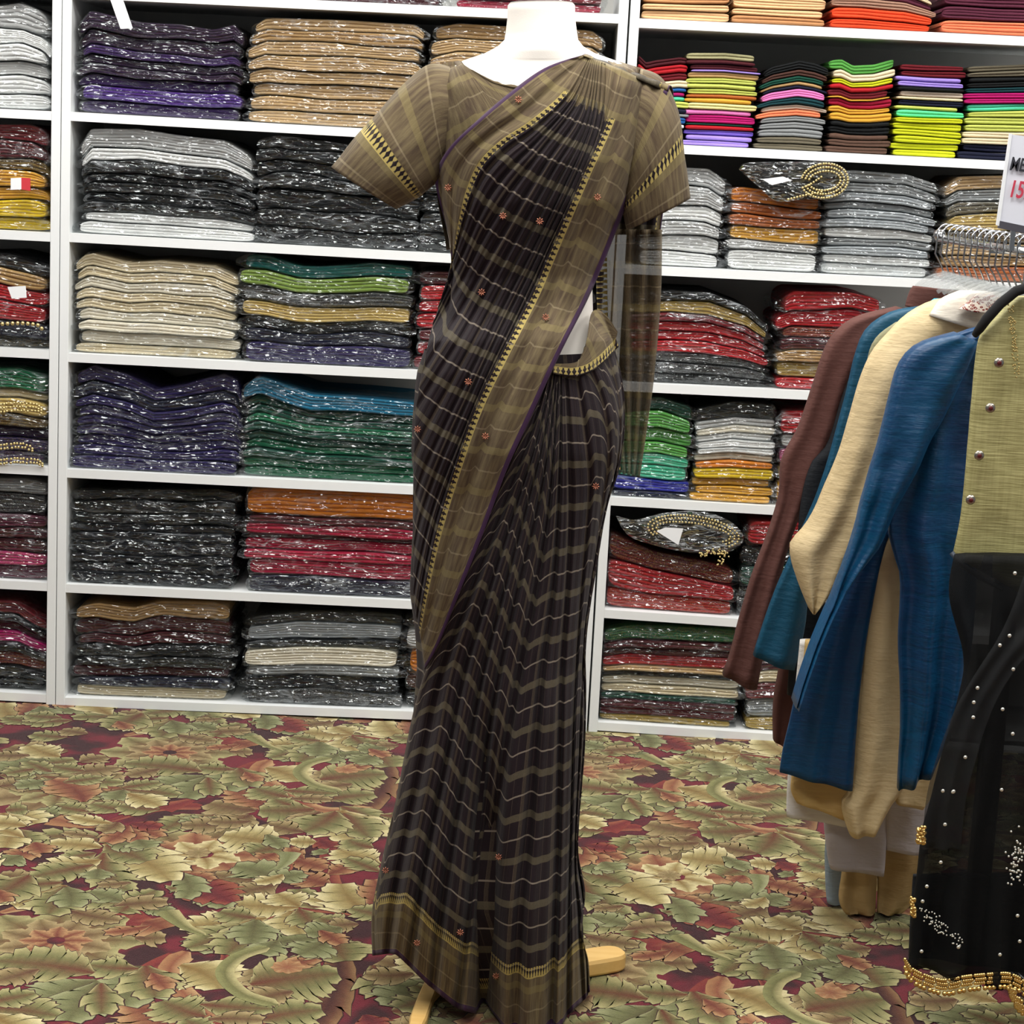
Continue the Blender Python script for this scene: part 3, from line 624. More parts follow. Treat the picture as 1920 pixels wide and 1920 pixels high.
# right bookcase
K = dict(bag=False, setback=.006, dep=.34)
stack('the very top tan pile', SCC, 0, 1184, 1366, [(1184, -40), (1366, -40)], 'pe:1.2 pe:.9 dp:1.9 re:1.4', **K)
stack('the very top peach pile', SCC, 0, 1372, 1548, [(1372, -40), (1548, -30)], 'dp:1 pe:.9 pe:1.6 am:1 am:.9', **K)
stack('the very top orange-red pile', SCC, 0, 1554, 1752, [(1554, -30), (1620, -30), (1700, -20), (1752, 5)], 'tg:1.2 tg:1.5 ro:1.2 wi:1 cr:.8', **K)
stack('the top right wine pile', SCC, 0, 1768, 1990, [(1768, -40), (1990, -30)], 'co:1.2 wi:1.2 wi:1.3 wi:1.1', **K)
K = dict(bag=False, setback=.035, dep=.2, noun='folded square')
stack('the small pile behind the shoulder', SCC, 1, 1180, 1290, [(1172, 82), (1186, 88), (1212, 116), (1230, 112), (1276, 106), (1292, 108)], 'bk:2.2 wh:.6 cn:1 gy:.5 nv:.7 li:1 aq:.6 mg:.6 cn:.6 cr:1.1 dr:1 re:1.1 ma:1.1', **K)
stack('the small lavender based pile', SCC, 1, 1287, 1421, [(1280, 98), (1360, 98), (1421, 104)], 'la:1 la:1 vl:1 re:.8 dk:.4 mg:1.5 pk:1 py:1.3 am:.8 bo:.7 li:1 li:1 li:1 tn:1.1 la:.4 ma:1 ma:.8 sg:1.4', **K)
stack('the small grey based pile', SCC, 1, 1425, 1552, [(1420, 140), (1450, 124), (1500, 112), (1530, 118), (1556, 128)], 'ta:1 ta:1 gy:1.3 gy:1 gy:.9 co:1 pg:.8 dt:1 pk:1.3 nv:.5 tn:.6 dk:.8 br:1 bk:1.4', **K)
stack('the small green topped pile', SCC, 1, 1556, 1676, [(1550, 112), (1580, 110), (1600, 122), (1640, 120), (1680, 108)], 'bn:1.1 bn:1.1 bn:.9 bk:1.2 bk:.8 am:1.4 am:.9 cm:1.3 am:.3 dr:1.1 re:.8 yl:.9 cr:1.4 lg:1.6', **K)
stack('the small acid yellow pile', SCC, 1, 1680, 1808, [(1676, 118), (1740, 122), (1812, 125)], 'yl:1.1 yl:1.1 yl:1.1 yl:1.1 yl:1.1 yl:1 mi:1.1 li:.7 nv:1 cr:.5 pg:1 bk:.6 la:.9 la:.8 dr:1 dr:1', **K)
stack('the small pile beside the sign', SCC, 1, 1812, 1960, [(1805, 124), (1870, 122), (1960, 118)], 'nv:1.2 nv:1.2 cr:1 cr:1 li:1.1 li:1.1 li:1 aq:1.1 mg:.8 mg:.9 dt:.8 bk:.8 bk:.8 ta:.9 ta:1', **K)
stack('the white pile beside the right sleeve', SCC, 2, 1200, 1356, [(1200, 315), (1260, 312), (1330, 315), (1358, 335)], 'wh:1.2 wh:1.2 gw:1 wh:1.3 gw:1.3 gw:1.6', noun='bagged bundle')
stack('the orange pile under gold beads', SCC, 2, 1366, 1540, [(1362, 352), (1400, 350), (1500, 365), (1545, 370)], 'wh:1.9 gw:.8 am:1.4 bo:1 bo:1 or:1.4')
stack('the silver grey pile', SCC, 2, 1550, 1756, [(1550, 322), (1600, 318), (1700, 326), (1760, 345)], 'wh:1.3 wh:1 si:1 gy:.9 wh:1.2 si:1 si:1 gy:.8 si:1.1 gy:1.1 gy:1.4', milky=0)
stack('the beige pile behind the hooks', SCC, 2, 1772, 1985, [(1772, 350), (1800, 330), (1985, 325)], 'bo:1.2 tn:1 be:1.2 dg:1 cb:1.4 ta:1.2 gy:1 be:1.3')
stack('the red pile beside saree tail', SCC, 3, 1176, 1440, [(1176, 550), (1260, 545), (1330, 548), (1400, 575), (1440, 610)], 'bk:1.1:w bk:1.1:w dgy:1:w re:1.2 re:1 re:1 dr:.8 gd:1.3:g bk:1')
stack('the red pile above brown sleeve', SCC, 3, 1462, 1650, [(1462, 560), (1490, 545), (1600, 548), (1650, 560)], 're:1 gd:1.3:g tn:.9 ma:1.1 dr:.8:g re:1.5 re:1.5')
stack('the green and aqua pile', SCC, 4, 1146, 1300, [(1146, 745), (1240, 745), (1300, 765)], 'nv:.6 rb:1.5 aq:1.3 aq:1.2 lg:1.2 lg:1.5 lg:1.5 dk:1.6')
stack('the yellow and white pile', SCC, 4, 1304, 1456, [(1304, 768), (1380, 752), (1456, 760)], 'am:.9 am:.9 am:.9 ye:1.2 or:.8 iv:.8 wh:.8 wh:.8 wh:.8 iv:.8 gw:1 bk:1.7')
stack('the pile behind the brown sleeve', SCC, 4, 1462, 1650, [(1462, 770), (1650, 770)], 'am:2 gd:1 mg:1.6 gw:1 re:2')
stack('the red pile under beaded bag', SCC, 5, 1124, 1378, [(1124, 990), (1150, 1000), (1230, 1035), (1320, 1052), (1378, 1070)], 're:1.5:g re:2 dr:1.8:g')
stack('the dark pile below the brown cuff', SCC, 5, 1392, 1600, [(1392, 975), (1600, 980)], 'bk:2:w dk:1.6 bk:1.2 re:1.8')
stack('the bottom green topped pile', SCC, 6, 1114, 1388, [(1114, 1185), (1180, 1172), (1380, 1180)], 'gd:.8:g dr:1 ma:1 dk:.7 cr:1.1 iv:1.1 bk:.6 be:.7 re:1.4 ma:.9 ma:.9 gn:1.8:g')
stack('the bottom pile under brown cuff', SCC, 6, 1398, 1600, [(1398, 1245), (1440, 1235), (1600, 1235)], 'gd:1:g si:1.4 dr:1.2 cr:.9 ma:1')
# ------------------------------------------------------------------ beaded bags and paper labels among the stock
goldb = NT('bead_gold'); goldb.set(Base_Color=lin('#d8c48a'), Roughness=.3, Metallic=.75); goldb = goldb.m
paper = simple('label_paper', '#eceef0', .6); redp = simple('label_red', '#c8323c', .6)
def slab_bag(label, quad, Y, th, col, group=None, pattern=None):
    """a flat bag lying tilted on the pile: its front outline from the photo, real depth behind"""
    q = resample(quad+[quad[0]], 41)[:-1]; c = q.mean(0); e = empty('bagged_garment', at(c[0], c[1], Y+.08), label, 'bagged garment', group)
    V = []; n = len(q)
    for k, (s, dy) in enumerate(((.80, -.006), (.94, -.003), (1., .004), (1., th-.01), (.97, th), (.6, th+.002))):
        for i, p in enumerate(q): V.append(at(*(c+(p-c)*s), Y+dy)+np.array([0, .003*nz(i*.7, k, c[0]), 0]))
    F = grid_faces(6, n, True)+[tuple(range(n-1, -1, -1)), tuple(5*n+i for i in range(n))]
    mesh_obj('folded_cloth', V, [tuple(reversed(f)) for f in F], cloth_mat(CN[col][0], pattern=pattern), e)
    V2 = [np.array(v)+np.array([0, -.005+.003*nz(i*.37, 1., c[1]), 0]) for i, v in enumerate(V[:4*n])]
    V2 = []
    for k, (s, dy) in enumerate(((.5, -.014), (.86, -.012), (1.02, -.006), (1.03, .004), (1.02, th+.004))):
        for i, p in enumerate(q): V2.append(at(*(c+(p-c)*s), Y+dy+.004*nz(i*.6, k*2., c[1])))
    mesh_obj('plastic_bag', V2, [tuple(reversed(f)) for f in grid_faces(5, n, True)+[tuple(range(n-1, -1, -1))]], plastic_mat(0), e, False)
    return e
def bead_line(pts, Y, r, parent, n=None, name='bead_trim', jit=0., step=2.):
    L = resample(pts, 200); d = np.linalg.norm(np.diff(L, axis=0), axis=1).sum(); px_r = r*735*2
    n = n or int(d/(px_r*step*.5)); m = MB(); rg = random.Random(int(pts[0][0]))
    for k in range(n):
        q = L[int(k/(max(n-1, 1))*199)]; m.ball(at(q[0]+rg.uniform(-jit, jit), q[1]+rg.uniform(-jit, jit), Y), r, 7, 4)
    return m.build(name, goldb, parent)
def oval(cx, cy, rx, ry, a0=0, a1=360, rot=0): 
    return [(cx+rx*math.cos(math.radians(a))*math.cos(rot)-ry*math.sin(math.radians(a))*math.sin(rot), cy+rx*math.cos(math.radians(a))*math.sin(rot)+ry*math.sin(math.radians(a))*math.cos(rot)) for a in np.linspace(a0, a1, 30)]
def tagcard(quad, Y, mat, parent, name='paper_label'):
    P = [at(*q, Y) for q in quad]; V = P+[p+np.array([0, .0008, 0]) for p in P]
    return mesh_obj(name, V, [(3, 2, 1, 0), (4, 5, 6, 7), (0, 1, 5, 4), (1, 2, 6, 5), (2, 3, 7, 6), (3, 0, 4, 7)], mat, parent, False)
e = slab_bag('black bag with a looped gold bead collar tilted atop the orange pile', [(1388, 318), (1404, 306), (1500, 304), (1560, 306), (1592, 330), (1570, 368), (1500, 374), (1456, 377), (1430, 356)], 5.13, .2, 'bk')
for k, (rx, ry) in enumerate(((44, 32), (37, 25), (30, 18))): bead_line(oval(1546, 339, rx, ry, -160, 165, -.12), 5.112, .0034, e)
bead_line([(1505, 352), (1520, 345), (1540, 332)], 5.112, .0034, e); bead_line([(1478, 374), (1510, 366), (1540, 360)], 5.112, .0034, e)
tagcard([(1429, 336), (1468, 331), (1486, 338), (1447, 347)], 5.108, paper, e)
e = slab_bag('black bag with an oval gold beaded neckline and white label on red bags', [(1158, 968), (1190, 975), (1250, 962), (1320, 960), (1370, 980), (1392, 1008), (1370, 1032), (1300, 1036), (1230, 1022), (1180, 1004)], 5.14, .2, 'bk')
for rx, ry in ((86, 30), (78, 24), (70, 17)): bead_line(oval(1300, 998, rx, ry, 150, 395, .14), 5.12, .003, e, step=2.6)
bead_line([(1310, 1042), (1335, 1034), (1362, 1040), (1345, 1056)], 5.122, .0026, e, jit=5, n=60)
tagcard([(1231, 996), (1248, 989), (1281, 991), (1272, 1022), (1252, 1014)][:4], 5.112, paper, e)
def over(y, x0=-5, x1=78, r=.0038, rows=2, jit=1.):
    """bead rows sewn along the front fold of a bagged garment, as parts of that garment"""
    tgt = None; best = 1e9
    for o in bpy.data.objects:
        if o.parent is None and o.name.startswith('bagged_garment') and 'left edge' in o.get('label', ''):
            ch = [c for c in o.children if c.name.startswith('folded_cloth')]
            if not ch: continue
            me = ch[0].data; zs_ = [v.co.z for v in me.vertices if v.co.x > -1.4]; zc = (min(zs_)+max(zs_))/2
            d = abs(zc-at(50, y, 5.16)[2])
            if d < best: best, tgt = d, o
    for k in range(rows): bead_line([(x0, y-4+k*7), (40, y-6+k*7), (x1-6, y-2+k*6), (x1, y+4+k*4)], 5.135, r, tgt, jit=jit)
    return tgt
over(612, rows=1, r=.0055, jit=0.); over(762, rows=3); over(838, rows=2, x1=60); over(866, rows=2, x1=80)
o = over(348, rows=0); 
tagcard([(20, 334), (40, 333), (40, 355), (20, 356)], 5.125, paper, o); tagcard([(40, 333), (57, 334), (57, 358), (40, 355)], 5.125, redp, o, 'red_label')
o = over(552, rows=0); tagcard([(14, 538), (48, 536), (50, 558), (22, 560)], 5.125, paper, o)
# ------------------------------------------------------------------ dress form, blouse and saree
YM = 3.45
formm = NT('cream_form_cover'); formm.set(Base_Color=lin('#efe9e0'), Roughness=.72); formm.bump(formm.noise(500, 2, formm.obj()), .15, .001)
# body sections: (photo y, left x, right x, depth ratio)
SECT = [(10, 952, 1078, .95), (40, 951, 1079, .95), (75, 946, 1084, .95), (95, 925, 1100, .85), (112, 872, 1150, .50), (130, 836, 1196, .42), (160, 812, 1206, .45), (220, 812, 1200, .55),
        (300, 822, 1188, .66), (380, 828, 1170, .68), (450, 842, 1135, .68), (520, 850, 1110, .68), (600, 838, 1112, .68), (660, 815, 1135, .68), (740, 792, 1160, .68), (820, 785, 1165, .68), (900, 790, 1150, .66)]
def sect(y, S):
    ys = [s[0] for s in S]; return [float(np.interp(y, ys, [s[k] for s in S])) for k in (1, 2, 3)]
def body_depth(px, py, S):
    l, r, q = sect(py, S); a = (r-l)/2; t = (px-(l+r)/2)/max(a, 1)
    A = np.linalg.norm(at(r, py, YM)-at(l, py, YM))/2
    return YM-A*q*math.sqrt(max(0., 1-min(1., abs(t))**2.2))
V = []; NS = 40; ys = np.linspace(10, 900, 70)
for y in ys:
    l, r, q = sect(y, SECT); L, R = at(l, y, YM), at(r, y, YM); c = (L+R)/2; a = np.linalg.norm(R-L)/2
    for k in range(NS):
        ph = 2*math.pi*k/NS; V.append(c+np.array([a*math.cos(ph), a*q*math.sin(ph), (R-L)[2]/2*math.cos(ph)]))
F = grid_faces(len(ys), NS, True); 
cN = at(1015, 10, YM)
b0 = len(V)
for k in range(NS): V.append(cN+(V[k]-cN)*.93+np.array([0, 0, .0045]))
F += [(k, b0+k, b0+(k+1) % NS, (k+1) % NS) for k in range(NS)]+[tuple(b0+k for k in range(NS)), tuple(range(69*NS+NS-1, 69*NS-1, -1))]
form = empty('dress_form', (cN[0]-.05, YM, 0), 'cream neck-top tailor dress form on a wooden foot wearing the dark saree', 'mannequin')
mesh_obj('torso', V, F, formm.m, form)
wood = NT('pale_varnished_wood'); wv = wood.obj((1, 9, 9)); wn = wood.noise(6, 4, wv)
wood.set(Base_Color=wood.mix(wn, lin('#d9a85a'), lin('#f0cd88')), Roughness=.35)
base_c = np.array([at(1000, 1800, YM)[0]-.015, YM+.03, 0])
pole = MB().tube([base_c+[0, 0, .03], base_c+[0, 0, .4], np.array([at(975, 900, YM)[0], YM, at(975, 900, YM)[2]])], .016, 12); pole.build('pole', simple('pole_metal', '#b9b9bb', .3, .9), form)
def wooden_leg(tip, w=.062, h=.034):
    c = base_c[:2]; d = np.array(tip)-c; L = np.linalg.norm(d); d /= L; n = np.array([-d[1], d[0]])
    out = []
    for t_, k in ((0, .8), (.35, 1.), (.8, 1.)): out.append((t_*L, k*w/2))
    for a in np.linspace(0, math.pi/2, 7)[1:]: out.append((L-(w*.55)+(w*.55)*math.sin(a), w/2*math.cos(a)**.6 if a < 1.55 else 0.004))
    P = [(s, k) for s, k in out]+[(s, -k) for s, k in reversed(out)]
    V = []; N = len(P)
    for z, sh in ((.004, .93), (.008, 1.), (h-.006, 1.), (h, .9)):
        for s, k in P: q = c+d*s*(1 if sh == 1 else .995)+n*k*sh; V.append((q[0], q[1], z))
    F = [tuple(range(N-1, -1, -1)), tuple(3*N+i for i in range(N))]
    for r_ in range(3): F += [(r_*N+i, r_*N+(i+1) % N, (r_+1)*N+(i+1) % N, (r_+1)*N+i) for i in range(N)]
    return mesh_obj('wooden_foot', V, F, wood.m, form, False)
wooden_leg(floor_at(1166, 1798, .015)[:2])
Pf = resample([base_c+[0, 0, .12], at(850, 1790, 3.44), at(818, 1842, 3.41), at(797, 1885, 3.36), floor_at(776, 1945, .012)], 16)
V = []
for i_, p_ in enumerate(Pf):
    k_ = .024 if i_ < 14 else .020; 
    T_ = Pf[min(i_+1, 15)]-Pf[max(i_-1, 0)]; T_ /= np.linalg.norm(T_); N_ = np.cross(T_, [0, 0, 1.]); N_ /= np.linalg.norm(N_); U_ = np.cross(N_, T_)
    for a_, b_ in ((-1, -.6), (-.8, -.8), (.8, -.8), (1, -.6), (1, .6), (.8, .8), (-.8, .8), (-1, .6)):
        q_ = p_+N_*a_*k_*.62+U_*b_*.02; q_[2] = max(q_[2], .003); V.append(q_)
mesh_obj('wooden_foot', V, grid_faces(16, 8, True)+[tuple(range(7, -1, -1)), tuple(15*8+i_ for i_ in range(8))], wood.m, form, False)
if 1:
    pass
wooden_leg((base_c[0]-.16, base_c[1]+.26)); wooden_leg((base_c[0]+.12, base_c[1]-.0), .05)

# --- saree cloth material: uv 'plaid' = metres across and along, uv 'edge' = (metres from the border edge, metres along it)
def saree_mat(sheer=0.):
    t = NT('saree_weave'); pl = t.n('ShaderNodeUVMap', uv_map='plaid'); ed = t.n('ShaderNodeUVMap', uv_map='edge')
    a = t.n('ShaderNodeSeparateXYZ', i_0=pl.outputs[0]); b = t.n('ShaderNodeSeparateXYZ', i_0=ed.outputs[0])
    s, l, e, f = a.outputs[0], a.outputs[1], b.outputs[0], b.outputs[1]
    band = t.math('LESS_THAN', t.math('FRACT', t.math('DIVIDE', l, .076)), .17)
    thin = t.math('LESS_THAN', t.math('ABSOLUTE', t.math('SUBTRACT', t.math('FRACT', t.math('DIVIDE', l, .076)), .585)), .019)
    vert = t.math('LESS_THAN', t.math('FRACT', t.math('DIVIDE', s, .038)), .035)
    vdash = t.math('LESS_THAN', t.math('FRACT', t.math('DIVIDE', s, .152)), .10)
    uvv = t.n('ShaderNodeCombineXYZ', i_0=s, i_1=l)
    weave = t.noise(900, 1, t.n('ShaderNodeVectorMath', operation='MULTIPLY', i_0=uvv.outputs[0], i_1=(1., .25, 1)).outputs[0], .6)
    blot = t.noise(26, 3, uvv.outputs[0]); fold = t.noise(140, 2, t.n('ShaderNodeVectorMath', operation='MULTIPLY', i_0=uvv.outputs[0], i_1=(1., .12, 1)).outputs[0])
    body = t.mix(t.math('MULTIPLY', blot, .9), lin('#150f12'), lin('#271a20'))
    wv_ = t.math('MULTIPLY_ADD', weave, 1.1, -.12, clamp=True)
    body = t.mix(t.math('MULTIPLY', vdash, t.math('MULTIPLY', wv_, .62)), body, lin('#6a5d4a'))
    body = t.mix(t.math('MULTIPLY', vert, .22), body, lin('#8a7a66'))
    body = t.mix(t.math('MULTIPLY', thin, .75), body, lin('#8f8475'))
    body = t.mix(t.math('MULTIPLY', band, t.math('MULTIPLY_ADD', wv_, .6, .38, clamp=True)), body, lin('#635b48'))
    bord = t.mix(blot, lin('#40322b'), lin('#675843'))
    bord = t.mix(t.math('MULTIPLY', t.math('SUBTRACT', fold, .35, clamp=True), 1.1), bord, lin('#9b8d66'))
    bord = t.mix(t.math('MULTIPLY', band, .5), bord, lin('#877a52')); bord = t.mix(t.math('MULTIPLY', thin, .35), bord, lin('#a6987a'))
    # zones by distance from the cloth edge
    isb = t.math('LESS_THAN', e, .108); isp = t.math('LESS_THAN', e, .011)
    isz = t.math('MULTIPLY', t.math('GREATER_THAN', e, .104), t.math('LESS_THAN', e, .124))
    ze = t.math('DIVIDE', t.math('SUBTRACT', e, .104), .020)
    ff = t.math('ABSOLUTE', t.math('SUBTRACT', t.math('FRACT', t.math('DIVIDE', f, .0098)), .5))
    prof = t.math('ABSOLUTE', t.math('SINE', t.math('MULTIPLY_ADD', ze, 4.4, .35)))
    motif = t.math('LESS_THAN', ff, t.math('MULTIPLY_ADD', prof, .30, .05)); line = t.math('LESS_THAN', ze, .12)
    zz = t.math('MAXIMUM', motif, line)
    col = t.mix(isb, body, bord)
    col = t.mix(t.math('MULTIPLY', isz, zz), col, lin('#b9a765'))
    col = t.mix(isp, col, lin('#3f2744'))
    met = t.math('MULTIPLY', t.math('MAXIMUM', t.math('MULTIPLY', isb, .35), t.math('MULTIPLY', t.math('MULTIPLY', isz, zz), .5)), t.math('SUBTRACT', 1., isp))
    t.set(Base_Color=col, Roughness=.62, Metallic=met); t.b.inputs['Specular IOR Level'].default_value = .2
    t.b.inputs['Sheen Weight'].default_value = .06
    h = t.math('ADD', t.math('MULTIPLY', weave, .25), t.math('MULTIPLY', fold, .6))
    t.bump(h, .4, .003)
    if sheer > 0:
        t.put(t.b.inputs['Alpha'], t.math('SUBTRACT', 1., t.math('MULTIPLY', t.math('SUBTRACT', 1., t.math('MULTIPLY', isz, zz)), sheer)))
    return t.m
SAR = saree_mat()
def patch(name, keys, w, nu, nv, depth, plaid_along, edge, parent, pleats=(0, 0.), mat=None, off=.012, thick=.0016, zmin=.006, noise_amp=.003, smoothk=True, s0=0.):
    """keys: photo polylines (one per key position across), w: cloth coordinate of each key (metres). depth(px,py)->Y of what it lies on"""
    K = np.stack([resample(k, nv) for k in keys])               # key, along, 2
    W = np.array(w, float); ww = np.linspace(W[0], W[-1], nu)
    # smooth interpolation across keys
    G = np.zeros((nu, nv, 2))
    for i, x in enumerate(ww):
        j = min(max(np.searchsorted(W, x)-1, 0), len(W)-2); tt = (x-W[j])/(W[j+1]-W[j])
        p1, p2 = K[j], K[j+1]; p0 = K[j-1] if j > 0 else 2*p1-p2; p3 = K[j+2] if j+2 < len(K) else 2*p2-p1
        c = .5*((2*p1)+(-p0+p2)*tt+(2*p0-5*p1+4*p2-p3)*tt*tt+(-p0+3*p1-3*p2+p3)*tt**3)
        lin_ = p1*(1-tt)+p2*tt
        G[i] = lin_*.5+c*.5
    V = np.zeros((nu, nv, 3))
    npl, amp = pleats
    for i in range(nu):
        for j in range(nv):
            px, py = G[i, j]; v = j/(nv-1)
            D = depth(px, py)-off
            a = amp(v) if callable(amp) else amp
            if npl:
                ph = ww[i]*npl*2*math.pi+.8*nz(v*2.2, ww[i]*3, 4.)
                D -= a*(math.sin(ph)*.5+.5+.25*math.sin(2*ph+1))
            D -= noise_amp*nz(px*.02, py*.006, 7.)
            V[i, j] = at(px, py, D)
    V[:, :, 2] = np.maximum(V[:, :, 2], zmin)
    cum = np.zeros((nu, nv)); cum[:, 1:] = np.cumsum(np.linalg.norm(np.diff(V, axis=1), axis=2), axis=1)
    pu = np.repeat(ww[:, None], nv, 1)+s0; pv = plaid_along(cum, ww)
    ee, ef = edge(pu, pv, cum)
    me = mesh_obj(name, V.reshape(-1, 3), grid_faces(nu, nv), mat or SAR, parent, True, {'plaid': np.stack([pu, pv], 2).reshape(-1, 2), 'edge': np.stack([ee, ef], 2).reshape(-1, 2)})
    sd = me.modifiers.new('thickness', 'SOLIDIFY'); sd.thickness = thick; sd.offset = -1
    return me, V
saree = empty('saree', (cN[0]-.05, YM, .02), 'dark plum checked saree with olive-gold borders draped on the dress form', 'saree')
# skirt sections, the full round of the drape
SK = [(560, 840, 1116, .7), (640, 795, 1148, .66), (700, 775, 1162, .66), (780, 768, 1170, .66), (850, 766, 1164, .68), (930, 776, 1140, .7), (1010, 770, 1122, .72), (1110, 766, 1106, .75), (1180, 776, 1098, .78), (1250, 780, 1092, .8),
      (1350, 772, 1098, .82), (1450, 752, 1090, .84), (1540, 736, 1085, .86), (1620, 716, 1083, .86), (1700, 702, 1095, .84), (1790, 704, 1100, .82), (1880, 715, 1100, .8), (1990, 720, 1100, .8)]
def skd(px, py): return body_depth(px, py, SK)
def tod(px, py): return body_depth(px, py, SECT) if py < 560 else (skd(px, py) if py > 640 else (body_depth(px, py, SECT)*(640-py)+skd(px, py)*(py-560))/80)
V = []; NS = 72; ys = np.linspace(655, 1835, 60); UVp = []; UVe = []
for j, y in enumerate(ys):
    l, r, q = sect(y, SK); l += 6+max(0, y-1650)*.62; r -= 6+max(0, y-1700)*.3; L, R = at(l, y, YM), at(r, y, YM); c = (L+R)/2; a = np.linalg.norm(R-L)/2
    for k in range(NS+1):
        ph = 2*math.pi*k/NS; rip = 1+.035*math.sin(ph*9+.5*math.sin(y*.004))*min(1, (y-640)/500)
        p = c+np.array([a*rip*math.cos(ph), a*q*rip*math.sin(ph), (R-L)[2]/2*math.cos(ph)]); p[2] = max(p[2], .012)
        V.append(p); d_ = 1.10-(y-655)/1255*1.10; UVp.append((k/NS*2.2, d_)); UVe.append((d_+.02, k/NS*2.2))
o = mesh_obj('skirt_wrap', V, grid_faces(len(ys), NS+1), SAR, saree, True, {'plaid': UVp, 'edge': UVe})
# front pleats of the skirt
S = [[(1028, 688), (985, 800), (930, 930), (870, 1080), (812, 1220), (776, 1330), (742, 1500), (712, 1630), (697, 1715), (698, 1792)],
     [(1034, 692), (1000, 820), (955, 950), (900, 1100), (850, 1250), (820, 1400), (785, 1560), (760, 1690), (742, 1790)],
     [(1040, 695), (1015, 830), (980, 960), (940, 1100), (895, 1260), (865, 1400), (835, 1560), (810, 1720), (797, 1842)],
     [(1045, 697), (1028, 840), (1003, 970), (968, 1110), (935, 1260), (912, 1400), (892, 1560), (876, 1720), (856, 1890)],
     [(1048, 698), (1038, 840), (1025, 970), (1000, 1110), (972, 1260), (948, 1400), (928, 1560), (908, 1720), (900, 1905)],
     [(1052, 698), (1050, 840), (1045, 970), (1035, 1110), (1015, 1260), (1002, 1400), (988, 1560), (972, 1720), (962, 1962)],
     [(1060, 697), (1066, 840), (1068, 970), (1062, 1110), (1052, 1260), (1048, 1400), (1044, 1560), (1040, 1720), (1032, 1958)],
     [(1080, 694), (1096, 800), (1106, 900), (1100, 1000), (1090, 1110), (1080, 1260), (1074, 1400), (1070, 1560), (1066, 1720), (1064, 1905)],
     [(1112, 680), (1142, 760), (1150, 850), (1136, 940), (1118, 1060), (1100, 1180), (1094, 1290), (1090, 1400), (1080, 1600), (1090, 1720), (1098, 1872)],
     [(1149, 640), (1168, 720), (1171, 800), (1160, 880), (1141, 935), (1122, 1015), (1107, 1110), (1096, 1195), (1099, 1290), (1097, 1400), (1086, 1530), (1084, 1600), (1097, 1675), (1088, 1740), (1103, 1800), (1106, 1855)]]
SWK = [0, .16, .34, .52, .66, .80, .94, 1.08, 1.26, 1.44]
def skdf(px, py):
    d = skd(px, py)
    f = max(0, (py-900)/1000); d -= .035*f*math.exp(-((px-1000)/95.)**2)           # the pleats stand forward at the centre
    d += .10*f*math.exp(-((px-912)/26.)**2)*min(1, max(0, (py-1250)/400))             # dark gulf left of the centre pleats
    return d
amp_s = lambda v: .005+.021*v
def skedge(pu, pv, cum):
    fh = cum[:, -1:]-cum; return fh+.0, pu*1.
sk, SV = patch('skirt_front', S, SWK, 200, 170, skdf, lambda cum, ww: cum[:, -1:]-cum, skedge, saree, (7.2, amp_s), off=.010)
# pallu: fan of pleats from the shoulder across the chest, ending low on the left hip
P = [[(1092, 103), (1020, 128), (950, 178), (890, 230), (850, 268), (826, 302), (816, 335), (822, 372), (838, 430), (848, 480)],
     [(1104, 106), (1060, 178), (1000, 232), (945, 268), (905, 308), (882, 358), (864, 418), (850, 480), (845, 510)],
     [(1110, 109), (1080, 195), (1015, 280), (955, 355), (905, 435), (868, 515), (832, 580), (806, 628)],
     [(1116, 112), (1095, 225), (1035, 325), (975, 435), (915, 545), (862, 640), (812, 720), (778, 775)],
     [(1124, 114), (1108, 235), (1056, 355), (1002, 465), (946, 575), (890, 690), (836, 800), (792, 900), (774, 970)],
     [(1136, 118), (1126, 235), (1082, 350), (1027, 465), (976, 575), (916, 700), (861, 830), (815, 950), (788, 1060), (776, 1130)],
     [(1172, 133), (1140, 230), (1095, 330), (1035, 470), (1004, 545), (965, 622), (900, 752), (858, 870), (822, 990), (799, 1100), (786, 1180)],
     [(1252, 172), (1226, 262), (1181, 370), (1112, 540), (1052, 660), (992, 790), (950, 882), (906, 1000), (862, 1110), (822, 1208), (796, 1255)]]
PW = [0, .118, .33, .53, .72, .90, 1.025, 1.145]
def paedge(pu, pv, cum):
    left = pu; right = 1.145-pu; e_ = np.minimum(left, right); return np.where((cum < .088+.01*np.sin(pu*40)) & (e_ > .03), .06, e_), pv
pa, PV = patch('pallu', P, PW, 190, 200, tod, lambda cum, ww: cum, paedge, saree, (11, lambda v: .010*min(1, .25+v*3)*(1-.4*v)), off=.026)
# over the shoulder and down the back to the hanging end
def strip(name, rows, nu, wc, fn_uv, mat=None, parent=saree, thick=.0015, folds=0, famp=0., fseed=0.):
    """rows: list of (left point, right point) in world metres"""
    A = resample([r[0] for r in rows], 60); B = resample([r[1] for r in rows], 60); V = []; U = []; E = []
    cum = np.r_[0, np.cumsum(np.linalg.norm(np.diff((A+B)/2, axis=0), axis=1))]
    for j in range(60):
        for i in range(nu):
            s = i/(nu-1); p = A[j]*(1-s)+B[j]*s; p = p.copy()
            if folds: p[1] -= famp*math.sin(s*folds*2*math.pi+.6*math.sin(j*.08+fseed))
            V.append(p); u, e = fn_uv(s, cum[j]); U.append(u); E.append(e)
    F = [(j*nu+i, j*nu+i+1, (j+1)*nu+i+1, (j+1)*nu+i) for j in range(59) for i in range(nu-1)]
    o = mesh_obj(name, V, F, mat or SAR, parent, True, {'plaid': U, 'edge': E})
    sd = o.modifiers.new('thickness', 'SOLIDIFY'); sd.thickness = thick; return o
sh = lambda px, py, Y: at(px, py, Y)
d0, d1 = tod(1095, 118)-.03, tod(1240, 178)-.03
